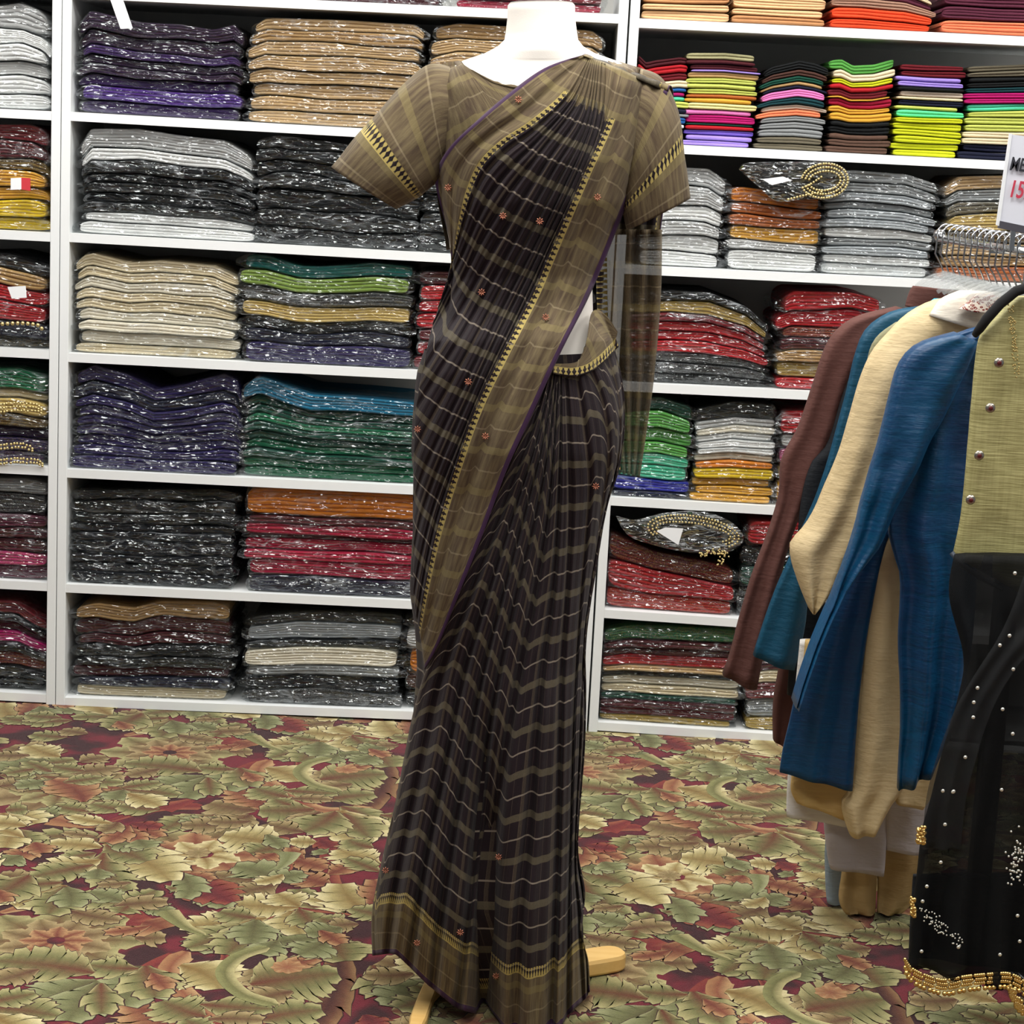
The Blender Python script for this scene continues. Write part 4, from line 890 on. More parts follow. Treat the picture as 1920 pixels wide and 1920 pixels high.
strip('pallu_shoulder', [(PV[0, 0], PV[-1, 0]), (sh(1098, 100, YM-.03), sh(1256, 160, YM-.02)), (sh(1104, 100, YM+.03), sh(1262, 170, YM+.03)), (sh(1115, 140, YM+.09), sh(1262, 210, YM+.08)), (sh(1122, 300, YM+.11), sh(1252, 330, YM+.11)), (sh(1125, 440, YM+.12), sh(1238, 440, YM+.12))], 60, 1.1,
      lambda s, c: ((s*1.14, c), (min(s, 1-s)*1.14 if c < .16 or s > .5 else .3, c)), folds=5, famp=.006)
tail = saree_mat(.32)
def tail_uv(s, c): return ((s*.5+.02, c+.02), (.05+.03*s if s > .18 else .11+.05*(.18-s), c))
strip('pallu_tail', [(sh(1118, 430, YM+.10), sh(1240, 430, YM+.10)), (sh(1120, 560, YM+.11), sh(1238, 560, YM+.11)), (sh(1128, 700, YM+.10), sh(1226, 700, YM+.10)), (sh(1142, 800, YM+.09), sh(1212, 800, YM+.10)), (sh(1158, 885, YM+.08), sh(1198, 893, YM+.09))], 50, .5,
      tail_uv, tail, folds=4.5, famp=.010)
# olive border gathered at the waist on the right
WB = [[(1098, 560), (1092, 610), (1072, 650), (1046, 676), (1034, 690)], [(1112, 572), (1110, 620), (1092, 660), (1066, 686), (1040, 698)], [(1126, 590), (1130, 630), (1118, 664), (1090, 690), (1060, 702)], [(1140, 606), (1150, 636), (1146, 664), (1120, 694), (1084, 706)]]
WB = [[(1040, 682), (1084, 677), (1099, 640), (1110, 585), (1135, 590), (1158, 622)], [(1038, 684), (1078, 686), (1103, 664), (1118, 632), (1140, 622), (1157, 627)], [(1036, 686), (1070, 690), (1098, 684), (1122, 668), (1140, 650), (1155, 634)], [(1036, 700), (1070, 706), (1100, 700), (1126, 684), (1146, 664), (1160, 650)]]
wb, _ = patch('waist_border', WB, [0, .05, .106, .128], 40, 60, lambda x, y: tod(x, y), lambda cum, ww: cum*1., lambda pu, pv, cum: (np.maximum(pu, .02), pv), saree, (0, 0), off=.022, noise_amp=.012)
# embroidered motifs
mo = MB()
def motif(px, py, Y, r=.0065):
    c = at(px, py, Y)
    for k in range(8):
        a = 2*math.pi*k/8; dx, dz = math.cos(a), math.sin(a)
        mo.tube([c+np.array([dx*r*.25, -.0005, dz*r*.25]), c+np.array([dx*r*.7, -.001, dz*r*.7]), c+np.array([dx*r, 0, dz*r])], [.0007, .0012, .0004], 5)
    mo.ball(c, .0014, 6, 4)
def surfY(px, py, arrs):
    best = None
    for A in arrs:
        Q = A.reshape(-1, 3); d = Q-np.array([0, 0, CAMH]); z = d@FWD; X = 960+FPX*(d@RGT)/z; Yp = 960-FPX*(d@UPV)/z
        k = np.argsort((X-px)**2+(Yp-py)**2)[:6]
        if (X[k[0]]-px)**2+(Yp[k[0]]-py)**2 < 150:
            y = Q[k, 1].min(); best = y if best is None else min(best, y)
    return best
for px, py in ((972, 187), (1210, 187), (840, 352), (943, 405), (1012, 415), (1120, 370), (903, 548), (1023, 595), (878, 716), (910, 818), (1117, 912), (935, 1607), (723, 1632), (930, 1830), (863, 1748), (782, 1768), (783, 805)):
    y = surfY(px, py, [PV, SV])
    if y is not None: motif(px, py, y-.003)
mo.build('embroidery', simple('copper_thread', '#b8765c', .4, .4), saree)

# --- blouse
blouse = empty('saree_blouse', (cN[0]-.05, YM, at(1000, 480, YM)[2]), 'olive-brown short-sleeved saree blouse on the dress form with gold sleeve bands', 'blouse')
SB_ = SAR
def tubepatch(name, rings, uvf, parent, n=56, thick=.002, fold=0.):
    """rings: (centre, radius across vector, radius depth) list -> open tube"""
    V = []; U = []; E = []; m = len(rings); 
    C = resample([r[0] for r in rings], 44); A = resample([r[1] for r in rings], 44); D = resample([r[2] for r in rings], 44)
    cum = np.r_[0, np.cumsum(np.linalg.norm(np.diff(C, axis=0), axis=1))]
    for j in range(44):
        for k in range(n+1):
            ph = 2*math.pi*k/n; w_ = 1+fold*nz(math.cos(ph)*2.3, math.sin(ph)*2.3, cum[j]*14)
            V.append(C[j]+(A[j]*math.cos(ph)+D[j]*math.sin(ph))*w_); u, e = uvf(k/n, cum[j], cum[-1]); U.append(u); E.append(e)
    o = mesh_obj(name, V, grid_faces(44, n+1), SB_, parent, True, {'plaid': U, 'edge': E})
    sd = o.modifiers.new('thickness', 'SOLIDIFY'); sd.thickness = thick; sd.offset = -1; return o
def ring(p, q, ratio, Y):
    a, b = at(*p, Y), at(*q, Y); r = (b-a)/2; return ((a+b)/2, r, np.array([0, np.linalg.norm(r)*ratio, 0]))
def sl_uv(s, c, tot): 
    d = tot-c     # from the hem
    e = .02+max(0, d)*1.0 if d < .3 else .3
    # olive all over, gold band a little above the hem
    ee = .106+(d-.058) if .0565 < d < .078 else (.05)
    return ((s*.5, d*1.0+.03), (ee, s*.46))
SB_ = SAR
tubepatch('sleeve', [ring((850, 128), (862, 300), .5, YM-.01), ring((806, 122), (838, 318), .55, YM-.015), ring((752, 165), (824, 336), .62, YM-.02), ring((700, 225), (800, 352), .66, YM-.025), ring((655, 280), (765, 372), .68, YM-.03), ring((623, 314), (742, 390), .70, YM-.03)], sl_uv, blouse, fold=.05)
tubepatch('sleeve', [ring((1150, 330), (1200, 130), .5, YM), ring((1160, 350), (1240, 150), .55, YM), ring((1165, 375), (1272, 215), .6, YM-.005), ring((1170, 400), (1284, 300), .64, YM-.01), ring((1178, 430), (1292, 372), .66, YM-.01)], sl_uv, blouse, fold=.05)
# bodice: front panel with a low neckline, and the back
def bod(px, py): return body_depth(px, py, SECT)
BK = [[(800, 126), (800, 180), (806, 240), (816, 300), (824, 370), (838, 430), (846, 470)],
      [(838, 117), (850, 170), (870, 230), (880, 300), (885, 380), (888, 430), (890, 475)],
      [(862, 114), (890, 165), (925, 230), (935, 300), (935, 380), (935, 430), (935, 478)],
      [(878, 145), (925, 160), (975, 230), (985, 300), (985, 380), (985, 430), (985, 480)],
      [(925, 156), (958, 164), (1010, 210), (1040, 280), (1040, 380), (1040, 430), (1040, 480)],
      [(1000, 168), (1040, 160), (1080, 200), (1110, 280), (1110, 380), (1100, 430), (1090, 480)],
      [(1130, 112), (1140, 150), (1150, 200), (1165, 280), (1165, 350), (1150, 400), (1125, 460)],
      [(1205, 128), (1208, 160), (1206, 200), (1200, 260), (1188, 320), (1170, 390), (1140, 450)]]
BK[3] = [(868, 120), (905, 155), (960, 230), (985, 300), (985, 380), (985, 430), (985, 480)]
patch('bodice', BK, [0, .06, .12, .18, .25, .33, .41, .47], 70, 60, bod, lambda cum, ww: cum+.02, lambda pu, pv, cum: (pu*0+.06, pv), blouse, (0, 0), off=.006, noise_amp=.006)
V = []; U = []; E = []
ysb = np.linspace(126, 470, 30)
for y in ysb:
    l, r, q = sect(y, SECT); L, R = at(l-3, y, YM), at(r+3, y, YM); c = (L+R)/2; a = np.linalg.norm(R-L)/2+.004
    for k in range(33):
        ph = math.pi*k/32; V.append(c+np.array([a*math.cos(ph), a*q*math.sin(ph)+.006, (R-L)[2]/2*math.cos(ph)])); U.append((k*.02, (y-126)*.001)); E.append((.06, k*.02))
mesh_obj('back_panel', V, grid_faces(30, 33), SAR, blouse, True, {'plaid': U, 'edge': E})
# ------------------------------------------------------------------ clothes rail on the right
def silk(name, c1, c2, rough=.45, slub=.5, sheen=None, sc=(3, 3, 160)):
    t = NT(name); v = t.obj(); sl = t.noise(1., 3, t.obj(sc)); big = t.noise(5, 3, t.obj((1.4, 1.4, .5))); fine = t.noise(1., 2, t.obj((60, 60, 900)))
    f = t.math('ADD', t.math('MULTIPLY', t.math('SUBTRACT', sl, .35, clamp=True), slub*1.6), t.math('MULTIPLY', t.math('SUBTRACT', big, .4, clamp=True), 1.5), clamp=True)
    t.set(Base_Color=t.mix(f, lin(c1), lin(c2)), Roughness=rough); t.b.inputs['Specular IOR Level'].default_value = .35
    if sheen: t.b.inputs['Sheen Weight'].default_value = .35; t.b.inputs['Sheen Tint'].default_value = (*lin(sheen), 1)
    t.bump(t.math('ADD', t.math('MULTIPLY', sl, .5), t.math('ADD', t.math('MULTIPLY', fine, .25), t.math('MULTIPLY', t.noise(1., 3, t.obj((16, 16, 30)), .6), 2.2))), .36, .006)
    return t.m
blue = silk('teal_shot_silk', '#07486a', '#1d2a5a', .40, .5, '#1f5f90'); teal2 = silk('teal_silk', '#084560', '#0a526c', .5, .4)
creamM = silk('cream_silk', '#dcc69a', '#cbb07c', .5, .3); brownM = silk('brown_cotton', '#5e3a33', '#4b2c27', .8, .2)
whiteM = silk('white_cotton', '#e9e6e0', '#dcd8d2', .8, .1); lavM = silk('pale_lilac_cotton', '#bdb6b8', '#b0a8aa', .85, .1); greyM = silk('pale_blue_grey_cotton', '#93a2ad', '#7f8e9a', .85, .1)
beigeM = silk('beige_linen', '#b79a68', '#a58757', .7, .3); navyM = silk('black_lining', '#12161c', '#0c1014', .8, .1)
def drape(name, L, R, Y, thick, mat, parent, n=26, m=40, folds=3, famp=.006, flat=False, Yl=None, seed=0., wr=.003):
    """closed cloth volume between a left and a right photo outline (top to bottom); Y may be one depth or (top, bottom)"""
    L = resample(L, m); R = resample(R, m); V = []
    Ya, Yb = (Y if isinstance(Y, tuple) else (Y, Y)); dl = 0. if Yl is None else Yl
    for j in range(m):
        v = j/(m-1); Yc = Ya*(1-v)+Yb*v
        a, b = at(*L[j], Yc+dl), at(*R[j], Yc); 
        for k in range(2*n):
            ph = 2*math.pi*k/(2*n); s = .5-.5*math.cos(ph) ; sg = math.sin(ph)
            p = a*(1-s)+b*s
            w = famp*(.3+.7*v)*math.sin(s*folds*2*math.pi+seed+v*1.2)+wr*nz(p[0]*14+seed, p[2]*9, 2.)+wr*.7*nz(p[0]*40+seed, p[2]*25, 5.)
            th = thick/2*math.copysign(abs(sg)**.6, sg)
            V.append((p[0], p[1]-th-w, p[2]))
    V = [(x, y, max(z, .008)) for x, y, z in V]
    N2 = 2*n; F = grid_faces(m, N2, True)+[tuple(range(N2-1, -1, -1)), tuple((m-1)*N2+i for i in range(N2))]
    F = [tuple(reversed(f)) for f in F]
    return mesh_obj(name, V, F, mat, parent)
def G(name, label, cat, px, py, Y): return empty(name, at(px, py, Y), label, cat)
hem = [0]
# lowest hems showing under the kurtas, back to front
g = G('trousers', 'pale blue-grey trousers hem showing lowest, left of the beige trousers', 'trousers', 1600, 1500, 4.02)
drape('trouser_leg', [(1552, 1400), (1548, 1560), (1546, 1610), (1550, 1690), (1560, 1712)], [(1600, 1400), (1600, 1560), (1600, 1640), (1605, 1690), (1600, 1716)], 3.95, .03, greyM, g, folds=1)
drape('trouser_leg', [(1640, 1400), (1645, 1600), (1650, 1660), (1655, 1712)], [(1712, 1400), (1716, 1600), (1716, 1660), (1712, 1712)], 3.97, .03, greyM, g, folds=1)
g = G('trousers', 'beige trousers hanging nearly to the carpet, with a slit at one hem', 'trousers', 1650, 1500, 3.92)
drape('trouser_leg', [(1580, 1400), (1578, 1560), (1578, 1630), (1573, 1690), (1600, 1732)], [(1642, 1400), (1645, 1560), (1645, 1640), (1642, 1700), (1638, 1735)], 3.90, .03, beigeM, g, folds=1.5)
drape('trouser_leg', [(1642, 1400), (1644, 1560), (1645, 1640), (1645, 1690), (1644, 1728)], [(1738, 1400), (1735, 1600), (1728, 1640), (1712, 1692), (1662, 1732)], 3.91, .03, beigeM, g, folds=1.5, seed=2)
g = G('kurta', 'pale lilac-white kurta with its hem hanging below the cream one', 'kurta', 1650, 1300, 3.86)
drape('body', [(1560, 1250), (1548, 1400), (1543, 1520), (1550, 1600), (1556, 1626)], [(1655, 1250), (1662, 1400), (1664, 1520), (1660, 1600), (1656, 1640)], 3.85, .03, lavM, g, folds=1)
drape('body', [(1655, 1250), (1660, 1400), (1662, 1520), (1662, 1560), (1662, 1594)], [(1745, 1250), (1750, 1400), (1748, 1500), (1745, 1560), (1740, 1600)], 3.84, .03, lavM, g, folds=1, seed=3)
g = G('kurta', 'white kurta with its corner hem showing left of the cream hem', 'kurta', 1560, 1300, 3.82)
drape('body', [(1500, 1200), (1485, 1350), (1476, 1460), (1474, 1500), (1474, 1528)], [(1600, 1200), (1600, 1350), (1600, 1460), (1598, 1510), (1592, 1548)], 3.81, .03, whiteM, g, folds=1)
g = G('kurta', 'golden cream kurta whose broad hem shows below the blue one', 'kurta', 1600, 1200, 3.79)
drape('body', [(1510, 1200), (1495, 1350), (1484, 1450), (1482, 1480), (1492, 1502)], [(1600, 1200), (1602, 1350), (1603, 1460), (1600, 1500), (1585, 1536)], 3.775, .03, silk('golden_cream_silk', '#d8b878', '#c9a566', .5, .3), g, folds=1)
drape('body', [(1660, 1200), (1662, 1350), (1666, 1440), (1670, 1480), (1680, 1505)], [(1765, 1200), (1768, 1350), (1764, 1430), (1752, 1480), (1730, 1516)], 3.78, .03, creamM, g, folds=1)

# brown kurta, farthest back
g = G('kurta', 'brown long-sleeved kurta at the back of the rail with stiff stand collar', 'kurta', 1700, 560, 4.06)
drape('body', [(1640, 592), (1600, 660), (1560, 780), (1530, 900), (1500, 1050), (1470, 1200), (1450, 1310), (1449, 1385)], [(1760, 575), (1700, 660), (1640, 780), (1600, 900), (1560, 1050), (1530, 1200), (1500, 1310), (1475, 1400)], 4.07, .05, brownM, g, folds=1.2)
drape('sleeve', [(1680, 575), (1600, 596), (1552, 640), (1522, 725), (1496, 800), (1464, 862), (1460, 925), (1438, 1000), (1408, 1080), (1382, 1170), (1368, 1225), (1354, 1262)], [(1700, 580), (1640, 640), (1592, 720), (1566, 800), (1545, 860), (1524, 910), (1502, 960), (1480, 1020), (1462, 1090), (1445, 1160), (1432, 1225), (1420, 1292)], 4.0, .07, brownM, g, folds=1.4, famp=.010, seed=1)
V = MB(); c_ = [at(1700, 545, 4.0), at(1738, 534, 4.0), at(1795, 548, 3.95)]
drape('collar', [(1712, 536), (1704, 550), (1697, 574)], [(1800, 546), (1775, 560), (1740, 584)], 3.98, .035, brownM, g, m=12, folds=.5, famp=.002)
# dark cloth sheet filling the slit between brown and teal
g = G('kurta', 'black cloth sheet filling the dark gap between brown and teal sleeves', 'kurta', 1600, 720, 4.0)
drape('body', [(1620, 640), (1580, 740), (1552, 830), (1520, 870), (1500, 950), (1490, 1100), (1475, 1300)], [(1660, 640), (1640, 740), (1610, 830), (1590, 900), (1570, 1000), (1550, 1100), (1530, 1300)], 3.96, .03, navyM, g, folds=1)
# second teal kurta
g = G('kurta', 'teal silk kurta second from the back, its wide cuff left of cream sleeve', 'kurta', 1700, 580, 3.95)
drape('sleeve', [(1725, 574), (1668, 585), (1622, 618), (1602, 668), (1588, 730), (1572, 790), (1556, 850), (1530, 930), (1500, 1000), (1474, 1060), (1452, 1110), (1434, 1160), (1412, 1228)], [(1740, 590), (1700, 640), (1660, 700), (1630, 760), (1608, 820), (1590, 880), (1560, 960), (1535, 1030), (1522, 1080), (1515, 1120), (1512, 1160), (1505, 1200), (1490, 1256)], 3.90, .06, teal2, g, folds=1.3, famp=.009, seed=2)
drape('body', [(1700, 600), (1650, 700), (1620, 850), (1600, 1000), (1580, 1200)], [(1800, 590), (1790, 700), (1780, 850), (1770, 1000), (1760, 1200)], 3.93, .03, teal2, g)
drape('collar', [(1752, 560), (1735, 572), (1712, 588)], [(1766, 560), (1748, 576), (1728, 590)], 3.88, .02, simple('aqua_piping', '#3aa9c0', .5), g, m=8, folds=0, famp=0)
# olive-grey sliver
g = G('kurta', 'grey-green kurta seen as a sliver between teal and cream shoulders', 'kurta', 1650, 620, 3.9)
drape('body', [(1680, 604), (1650, 625), (1632, 650), (1622, 690), (1610, 740)], [(1700, 604), (1690, 640), (1680, 680), (1668, 720), (1650, 760)], 3.855, .02, silk('grey_green_cotton', '#8b8a6c', '#76765c', .8, .1), g, m=14, folds=.5)
# cream kurta
g = G('kurta', 'cream silk kurta with red paisley embroidery on its stand collar', 'kurta', 1750, 560, 3.85)
drape('sleeve', [(1790, 556), (1745, 565), (1700, 590), (1668, 622), (1636, 660), (1614, 710), (1594, 780), (1573, 850), (1548, 910), (1524, 965), (1500, 1000), (1484, 1015), (1483, 1045), (1493, 1080), (1506, 1115), (1518, 1143)], [(1835, 600), (1800, 640), (1760, 690), (1715, 740), (1690, 790), (1672, 840), (1650, 890), (1635, 930), (1615, 970), (1600, 1010), (1585, 1040), (1570, 1075), (1558, 1100), (1546, 1120), (1535, 1135), (1524, 1146)], 3.80, .07, creamM, g, folds=1.5, famp=.010, seed=4)
drape('sleeve', [(1670, 960), (1648, 1020), (1630, 1080), (1618, 1180), (1610, 1300), (1602, 1420), (1594, 1480), (1578, 1505), (1584, 1540), (1592, 1562)], [(1700, 960), (1712, 1020), (1712, 1080), (1712, 1180), (1712, 1300), (1708, 1400), (1692, 1470), (1672, 1500), (1655, 1530), (1640, 1558)], 3.74, .07, creamM, g, folds=1.4, famp=.008, seed=5)
drape('yoke', [(1800, 545), (1765, 560), (1740, 590)], [(1878, 548), (1868, 580), (1850, 625)], 3.78, .05, silk('ivory_yoke', '#efe7d8', '#e2d4b8', .6, .1), g, m=12, folds=.5)
pc = NT('paisley_collar'); vo = pc.n('ShaderNodeTexVoronoi'); vo.inputs['Scale'].default_value = 150; pc.put(vo.inputs['Vector'], pc.obj((1, 1, 1.6)))
pc.set(Base_Color=pc.mix(pc.math('LESS_THAN', pc.math('ABSOLUTE', pc.math('SUBTRACT', vo.outputs['Distance'], .35)), .14), lin('#ddcfc0'), lin('#7e2a22')), Roughness=.7)
drape('collar', [(1832, 552), (1815, 566), (1796, 580)], [(1872, 554), (1874, 574), (1862, 590)], 3.735, .03, pc.m, g, m=10, folds=0, famp=0)
# blue shot-silk kurta
g = G('kurta', 'bright blue shot-silk kurta hanging in front of the cream one', 'kurta', 1800, 640, 3.7)
drape('side_panel', [(1588, 1040), (1560, 1110), (1528, 1180), (1500, 1260), (1480, 1350), (1468, 1400), (1461, 1446)], [(1690, 960), (1668, 1000), (1650, 1060), (1634, 1140), (1618, 1240), (1606, 1360), (1598, 1481)], 3.72, .03, blue, g, folds=2, famp=.006, seed=1.5)
drape('sleeve', [(1790, 622), (1735, 638), (1700, 660), (1678, 700), (1662, 760), (1642, 840), (1618, 920), (1598, 1000), (1578, 1060), (1560, 1120), (1530, 1190), (1505, 1260), (1488, 1320)], [(1832, 640), (1790, 740), (1748, 820), (1720, 880), (1692, 930), (1668, 980), (1652, 1020), (1624, 1056), (1596, 1090), (1566, 1140), (1540, 1195), (1514, 1262), (1494, 1322)], 3.62, .08, blue, g, folds=1.6, famp=.012, seed=.4, wr=.009)
drape('body', [(1840, 612), (1790, 626), (1750, 660), (1722, 740), (1700, 830), (1680, 920), (1664, 985), (1676, 1040), (1688, 1090), (1684, 1200), (1688, 1330), (1684, 1482)], [(1850, 616), (1850, 640), (1848, 690), (1845, 760), (1840, 850), (1835, 920), (1832, 985), (1832, 1060), (1830, 1120), (1822, 1220), (1800, 1340), (1752, 1440)], 3.66, .06, blue, g, folds=2.2, famp=.016, seed=2.2, wr=.008)

# yellow-green kurta, nearest
yg = NT('yellow_green_slub_silk'); v1 = yg.noise(1., 3, yg.obj((14, 14, 260)), .7); v2 = yg.noise(1., 3, yg.obj((200, 200, 6)), .6)
f_ = yg.math('ADD', yg.math('MULTIPLY', v1, 1.5), yg.math('MULTIPLY', v2, .5))
yg.set(Base_Color=yg.mix(yg.math('SUBTRACT', f_, .55, clamp=True), lin('#7a7440'), lin('#c2bb82')), Roughness=.6); yg.bump(v1, .4, .003)
g = G('sherwani_vest', 'yellow-green slub silk kurta with metal buttons, nearest on the rail', 'kurta', 1880, 600, 3.5)
drape('body', [(1900, 556), (1868, 592), (1838, 628), (1828, 680), (1822, 740), (1815, 820), (1808, 900), (1800, 970), (1786, 1040)], [(1990, 556), (1992, 600), (1994, 640), (1996, 700), (1996, 760), (1996, 840), (1996, 920), (1990, 1010), (1985, 1150)], 3.46, .05, yg.m, g, folds=1.6, famp=.006)
rp = random.Random(3); pk = MB()
for k in range(90):
    t_ = rp.random(); pk.ball(at(1896+t_*10+rp.uniform(-6, 6), 575+t_*130+rp.uniform(-5, 5), 3.428), .0016, 6, 4)
pk.build('neck_embroidery', simple('dull_gold_thread', '#a8935a', .4, .5), g)
bm_ = simple('button_metal', '#a9a49a', .25, .9); br_ = simple('button_red', '#5a1e1e', .3)
for px, py in ((1873, 680), (1857, 765), (1836, 854), (1820, 937)):
    c = at(px, py, 3.418)
    b = MB(); b.ball(c, .0088, 14, 8, (1, .45, 1)); o = b.build('button', bm_, g)
    MB().ball(c+np.array([0, -.0032, 0]), .0042, 10, 6, (1, .5, 1)).build('button_stone', br_, o)
# navy trim and sheer hem of the kurta
hm = MB().tube([at(1784, 1036, 3.43), at(1800, 1056, 3.425), at(1840, 1084, 3.42), at(1880, 1105, 3.42)], .0045, 8); hm.build('hem_trim', simple('navy_trim', '#27323f', .6), g)

# black net skirt with stones and gold edging
net = NT('black_net'); vv = net.noise(260, 2, net.obj()); net.set(Base_Color=lin('#0a0c0d'), Roughness=.75)
net.put(net.b.inputs['Alpha'], .86); net.b.inputs['Specular IOR Level'].default_value = .2; net.bump(vv, .3, .002)
net2 = NT('sheer_black_net'); net2.set(Base_Color=lin('#15181a'), Roughness=.75); net2.put(net2.b.inputs['Alpha'], .42)
g = G('net_skirt', 'black net skirt with scattered stones and gold beaded hem, far right', 'skirt', 1850, 1090, 3.4)
drape('net_layer', [(1790, 1040), (1780, 1120), (1806, 1230), (1798, 1300), (1768, 1400), (1742, 1500), (1726, 1560), (1716, 1640), (1708, 1700), (1702, 1780), (1696, 1806)], [(2010, 1040), (2010, 1120), (2010, 1230), (2010, 1300), (2010, 1400), (2010, 1500), (2010, 1560), (2010, 1640), (2010, 1700), (2010, 1800), (2010, 1870)], (3.42, 3.36), .05, net.m, g, n=30, m=60, folds=4, famp=.018)
drape('sheer_overlay', [(1920, 1080), (1880, 1180), (1830, 1260), (1790, 1330), (1755, 1420), (1735, 1500), (1728, 1590)], [(1990, 1080), (1960, 1180), (1900, 1260), (1860, 1330), (1830, 1420), (1810, 1500), (1800, 1590)], 3.35, .01, net2.m, g, folds=2)
stone = simple('clear_stones', '#e6e6dc', .12, .6); goldm = NT('gold_beads'); goldm.set(Base_Color=lin('#e6c37c'), Roughness=.3, Metallic=1.); goldm = goldm.m
st = MB()
for px, py in ((1875, 1210), (1893, 1192), (1903, 1075), (1880, 1330), (1899, 1376), (1826, 1317), (1833, 1290), (1810, 1420), (1768, 1483), (1787, 1485), (1878, 1481), (1772, 1546), (1764, 1617), (1738, 1662), (1730, 1690), (1728, 1784), (1875, 1790), (1797, 1776), (1908, 1717), (1912, 1765), (1825, 1345), (1900, 1255), (1788, 1484)):
    st.ball(at(px, py, 3.305), .0034, 8, 5, (1, .6, 1))
rg = random.Random(8)
for k in range(70): 
    t_ = rg.random(); st.ball(at(1728+t_*75+rg.uniform(-8, 8), 1708+t_*62+rg.uniform(-12, 12), 3.318), .0016, 6, 4)
for k in range(60): st.ball(at(1905+rg.gauss(0, 9), 1618+rg.gauss(0, 22), 3.318), .0022, 6, 4)
st.build('stones', stone, g)
hemc = resample([(1697, 1806), (1708, 1822), (1735, 1836), (1770, 1845), (1810, 1838), (1850, 1834), (1885, 1832), (1906, 1838), (1918, 1846)], 60)
hb = MB()
for r_ in range(4):
    n_ = 50 if r_ < 3 else 26
    for k in range(n_):
        q = hemc[int(k/(n_-1)*59)]
        hb.ball(at(q[0]+(r_ % 2)*2.5, q[1]-7+r_*7.4+(3 if r_ == 3 else 0), 3.325-.004*(r_ == 3)), .0036 if r_ < 3 else .0046, 8, 5)
hb.build('hem_beading', goldm, g)
for (cx, cy, sx, sy, n_) in ((1727, 1566, 7, 16, 60), (1712, 1700, 4, 18, 44)):
    hb = MB()
    for k in range(n_): hb.ball(at(cx+rg.uniform(-sx, sx), cy+rg.uniform(-sy, sy), 3.325+rg.uniform(-.004, .004)), rg.uniform(.0026, .0042), 8, 5)
    hb.build('gold_tassel', goldm, g)
hb = MB()
for k in range(90):
    t_ = k/89; hb.ball(at(1894+t_*26+rg.uniform(-6, 6), 1852+t_*50+rg.uniform(-6, 6), 3.31), .0036, 8, 5)
hb.build('side_beading', goldm, g)
drape('lining', [(1712, 1640), (1706, 1720), (1702, 1790)], [(2000, 1640), (2000, 1720), (2000, 1830)], 3.40, .02, navyM, g)

# rail, hangers, sign
steel = simple('chromed_steel', '#c2c4c6', .18, 1.); clearp = NT('clear_hanger_plastic'); clearp.set(Base_Color=(.55, .58, .58), Roughness=.15); clearp.put(clearp.b.inputs['Alpha'], .26); clearp = clearp.m
rack = empty('clothes_rail', (at(1900, 520, 3.75)[0], 3.75, 0), 'chrome clothes rail with a square upright post, carrying the kurtas', 'clothes rail')
barA, barB = at(1778, 446, 4.12), at(1905, 456, 3.5)
bz = at(1800, 446, 4.1)[2]-.004
pA, pB = np.array([barA[0]-.01, 4.16, bz]), np.array([barB[0]+.05, 3.38, bz])
xb = lambda Y: pA[0]+(pB[0]-pA[0])*(Y-pA[1])/(pB[1]-pA[1])
MB().tube([pA, pB], .008, 12).build('hanging_bar', steel, rack)
MB().ball(pA+np.array([0, 0, .006]), .013, 12, 8).build('bar_stop', steel, rack)
pc_ = at(1935, 600, 3.78)
MB().box((pc_[0]-.02, 3.76, 0.0), (pc_[0]+.02, 3.80, bz+.03), .003).build('upright_post', simple('grey_post', '#5a5d60', .35, .7), rack, False)
MB().box((xb(3.78)-.005, 3.772, bz-.012), (pc_[0], 3.788, bz+.004)).build('bracket', steel, rack, False)
for a_ in ((.05, -.32), (.34, 0), (.05, .32)):
    MB().tube([np.array([pc_[0], 3.78, .03]), np.array([pc_[0]+a_[0], 3.78+a_[1], .02])], .014, 10).build('base_leg', steel, rack)
HY = np.linspace(4.1, 3.56, 14)
hang_words = ['first', 'second', 'third', 'fourth', 'fifth', 'sixth', 'seventh', 'eighth', 'ninth', 'tenth', 'eleventh', 'twelfth', 'thirteenth', 'fourteenth']
def hook_pts(Y):
    x = xb(Y); pts = []
    for a in np.linspace(200, -30, 16):
        pts.append(np.array([x+.021*math.cos(math.radians(a)), Y, bz+.0135+.021*math.sin(math.radians(a))-.004]))
    # drop to the hanger neck
    pts = pts[::-1]
    pts.append(np.array([x-.0215, Y, bz-.03])); pts.append(np.array([x-.008, Y, bz-.052])); pts.append(np.array([x+.001, Y, bz-.072]))
    return pts
for i, Y in enumerate(HY):
    hx = xb(Y); h = empty('clothes_hanger', (hx, Y, bz), 'clear plastic hanger with steel hook, %s hook from the left on the rail' % hang_words[i], 'hanger', 'clear hangers in a row on the rail')
    MB().tube(hook_pts(Y), .0018, 6).build('hook', steel, h)
    m_ = MB(); n0 = np.array([hx, Y, bz-.076])
    m_.tube([n0+[0, 0, .012], n0+[0, 0, -.01]], .006, 8)
    m_.tube([n0+[-.055, 0, -.022], n0+[-.04, 0, -.010], n0+[-.02, 0, -.001], n0+[0, 0, .004], n0+[.02, 0, -.001], n0+[.04, 0, -.01], n0+[.055, 0, -.022]], [.004, .0055, .0065, .007, .0065, .0055, .004], 8)
    m_.build('shoulder_bar', clearp, h)
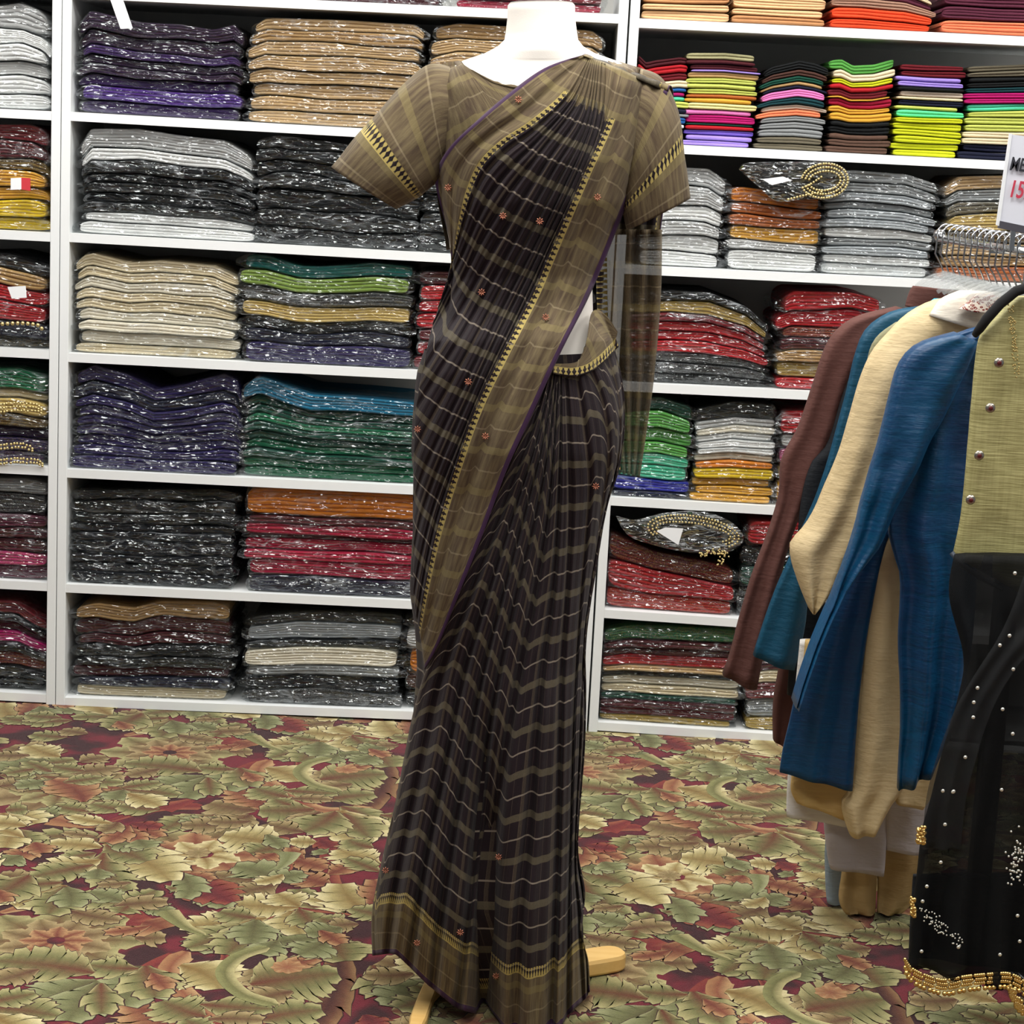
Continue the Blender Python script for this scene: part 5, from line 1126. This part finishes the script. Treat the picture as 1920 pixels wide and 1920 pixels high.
# black velvet hanger of the front kurta
vh = empty('clothes_hanger', at(1920, 545, 3.44), 'black velvet hanger holding the yellow-green kurta at its shoulder', 'hanger')
MB().tube([at(1828, 628, 3.45), at(1836, 618, 3.44), at(1850, 598, 3.43), at(1875, 570, 3.43), at(1905, 546, 3.43), at(1960, 528, 3.43), at(2010, 560, 3.44)], [.006, .008, .009, .009, .009, .009, .008], 10).build('shoulder_bar', simple('black_velvet', '#0c0c0d', .9), vh)
MB().tube([at(1955, 528, 3.43), at(1952, 500, 3.43), at(1948, 470, 3.43)], .002, 6).build('hook', steel, vh)
# sale sign
sg = empty('sale_sign', at(1930, 340, 3.45), 'white card sign in a clear holder reading MEN 15%, above the hangers', 'sign')
YS = 3.45
def card(name, quad, Y, th, mat, parent):
    P = [at(*q, Y) for q in quad]; V = [p for p in P]+[p+np.array([0, th, 0]) for p in P]
    return mesh_obj(name, V, [(3, 2, 1, 0), (4, 5, 6, 7), (0, 1, 5, 4), (1, 2, 6, 5), (2, 3, 7, 6), (3, 0, 4, 7)], mat, parent, False)
card('card', [(1897, 252), (2040, 272), (2016, 448), (1873, 418)], YS, .002, simple('sign_card', '#dcdfe8', .45), sg)
card('holder_edge', [(1893, 250), (1898, 251), (1874, 424), (1868, 422)], YS-.002, .005, simple('holder_plastic', '#eef2f4', .2), sg)
card('holder_base', [(1875, 414), (2018, 444), (2016, 456), (1873, 428)], YS-.003, .012, simple('holder_base_grey', '#4b4a52', .4), sg)
MB().box((at(1900, 430, YS)[0]-.004, YS-.002, bz+.006), (at(1900, 430, YS)[0]+.004, YS+.004, at(1900, 432, YS)[2])).build('holder_stem', steel, sg, False)
def text(body, p0, size, ang, shear, mat, name):
    c = bpy.data.curves.new(name, 'FONT'); c.body = body; c.size = size; c.extrude = .0004; c.shear = shear; c.offset = .0007; WX = .66; c.space_character = 1.0
    o = bpy.data.objects.new(name, c); COL.objects.link(o); o.location = at(*p0, YS-.0032)
    ex = at(p0[0]+100, p0[1]+math.tan(ang)*100, YS)-at(*p0, YS); a = math.atan2(ex[2], ex[0])
    o.matrix_world = Matrix.Translation(o.location) @ Matrix.Rotation(-a, 4, 'Y') @ Matrix.Rotation(math.radians(90), 4, 'X') @ Matrix.Diagonal((WX, 1, 1, 1))
    me = bpy.data.meshes.new_from_object(o.evaluated_get(bpy.context.evaluated_depsgraph_get()))
    me.transform(Matrix.Identity(4)); m2 = bpy.data.objects.new(name, me); mw = o.matrix_world.copy(); bpy.data.objects.remove(o)
    me.transform(mw); COL.objects.link(m2); me.materials.clear(); me.materials.append(mat); m2.parent = sg; m2.matrix_parent_inverse = Matrix.Translation(-sg.location)
    return m2
text('MEN', (1892, 318), .031, .13, .10, simple('sign_black', '#2b2c34', .5), 'lettering')
text('15%', (1889, 368), .040, .13, .10, simple('sign_red', '#c23a50', .5), 'lettering')

# white paper tag hanging in front of the top shelf
pt = empty('price_tag', at(225, 20, 5.1), 'long white paper tag hanging over the purple pile at top left', 'tag')
card('paper', [(200, -20), (224, -20), (249, 53), (226, 54)], 5.1, .0008, simple('tag_paper', '#f2f2f2', .6), pt)
MB().tube([at(212, -20, 5.1004), at(205, -60, 5.11), at(204, -90, 5.16)], .0008, 5).build('string', simple('tag_string', '#dddddd', .8), pt)
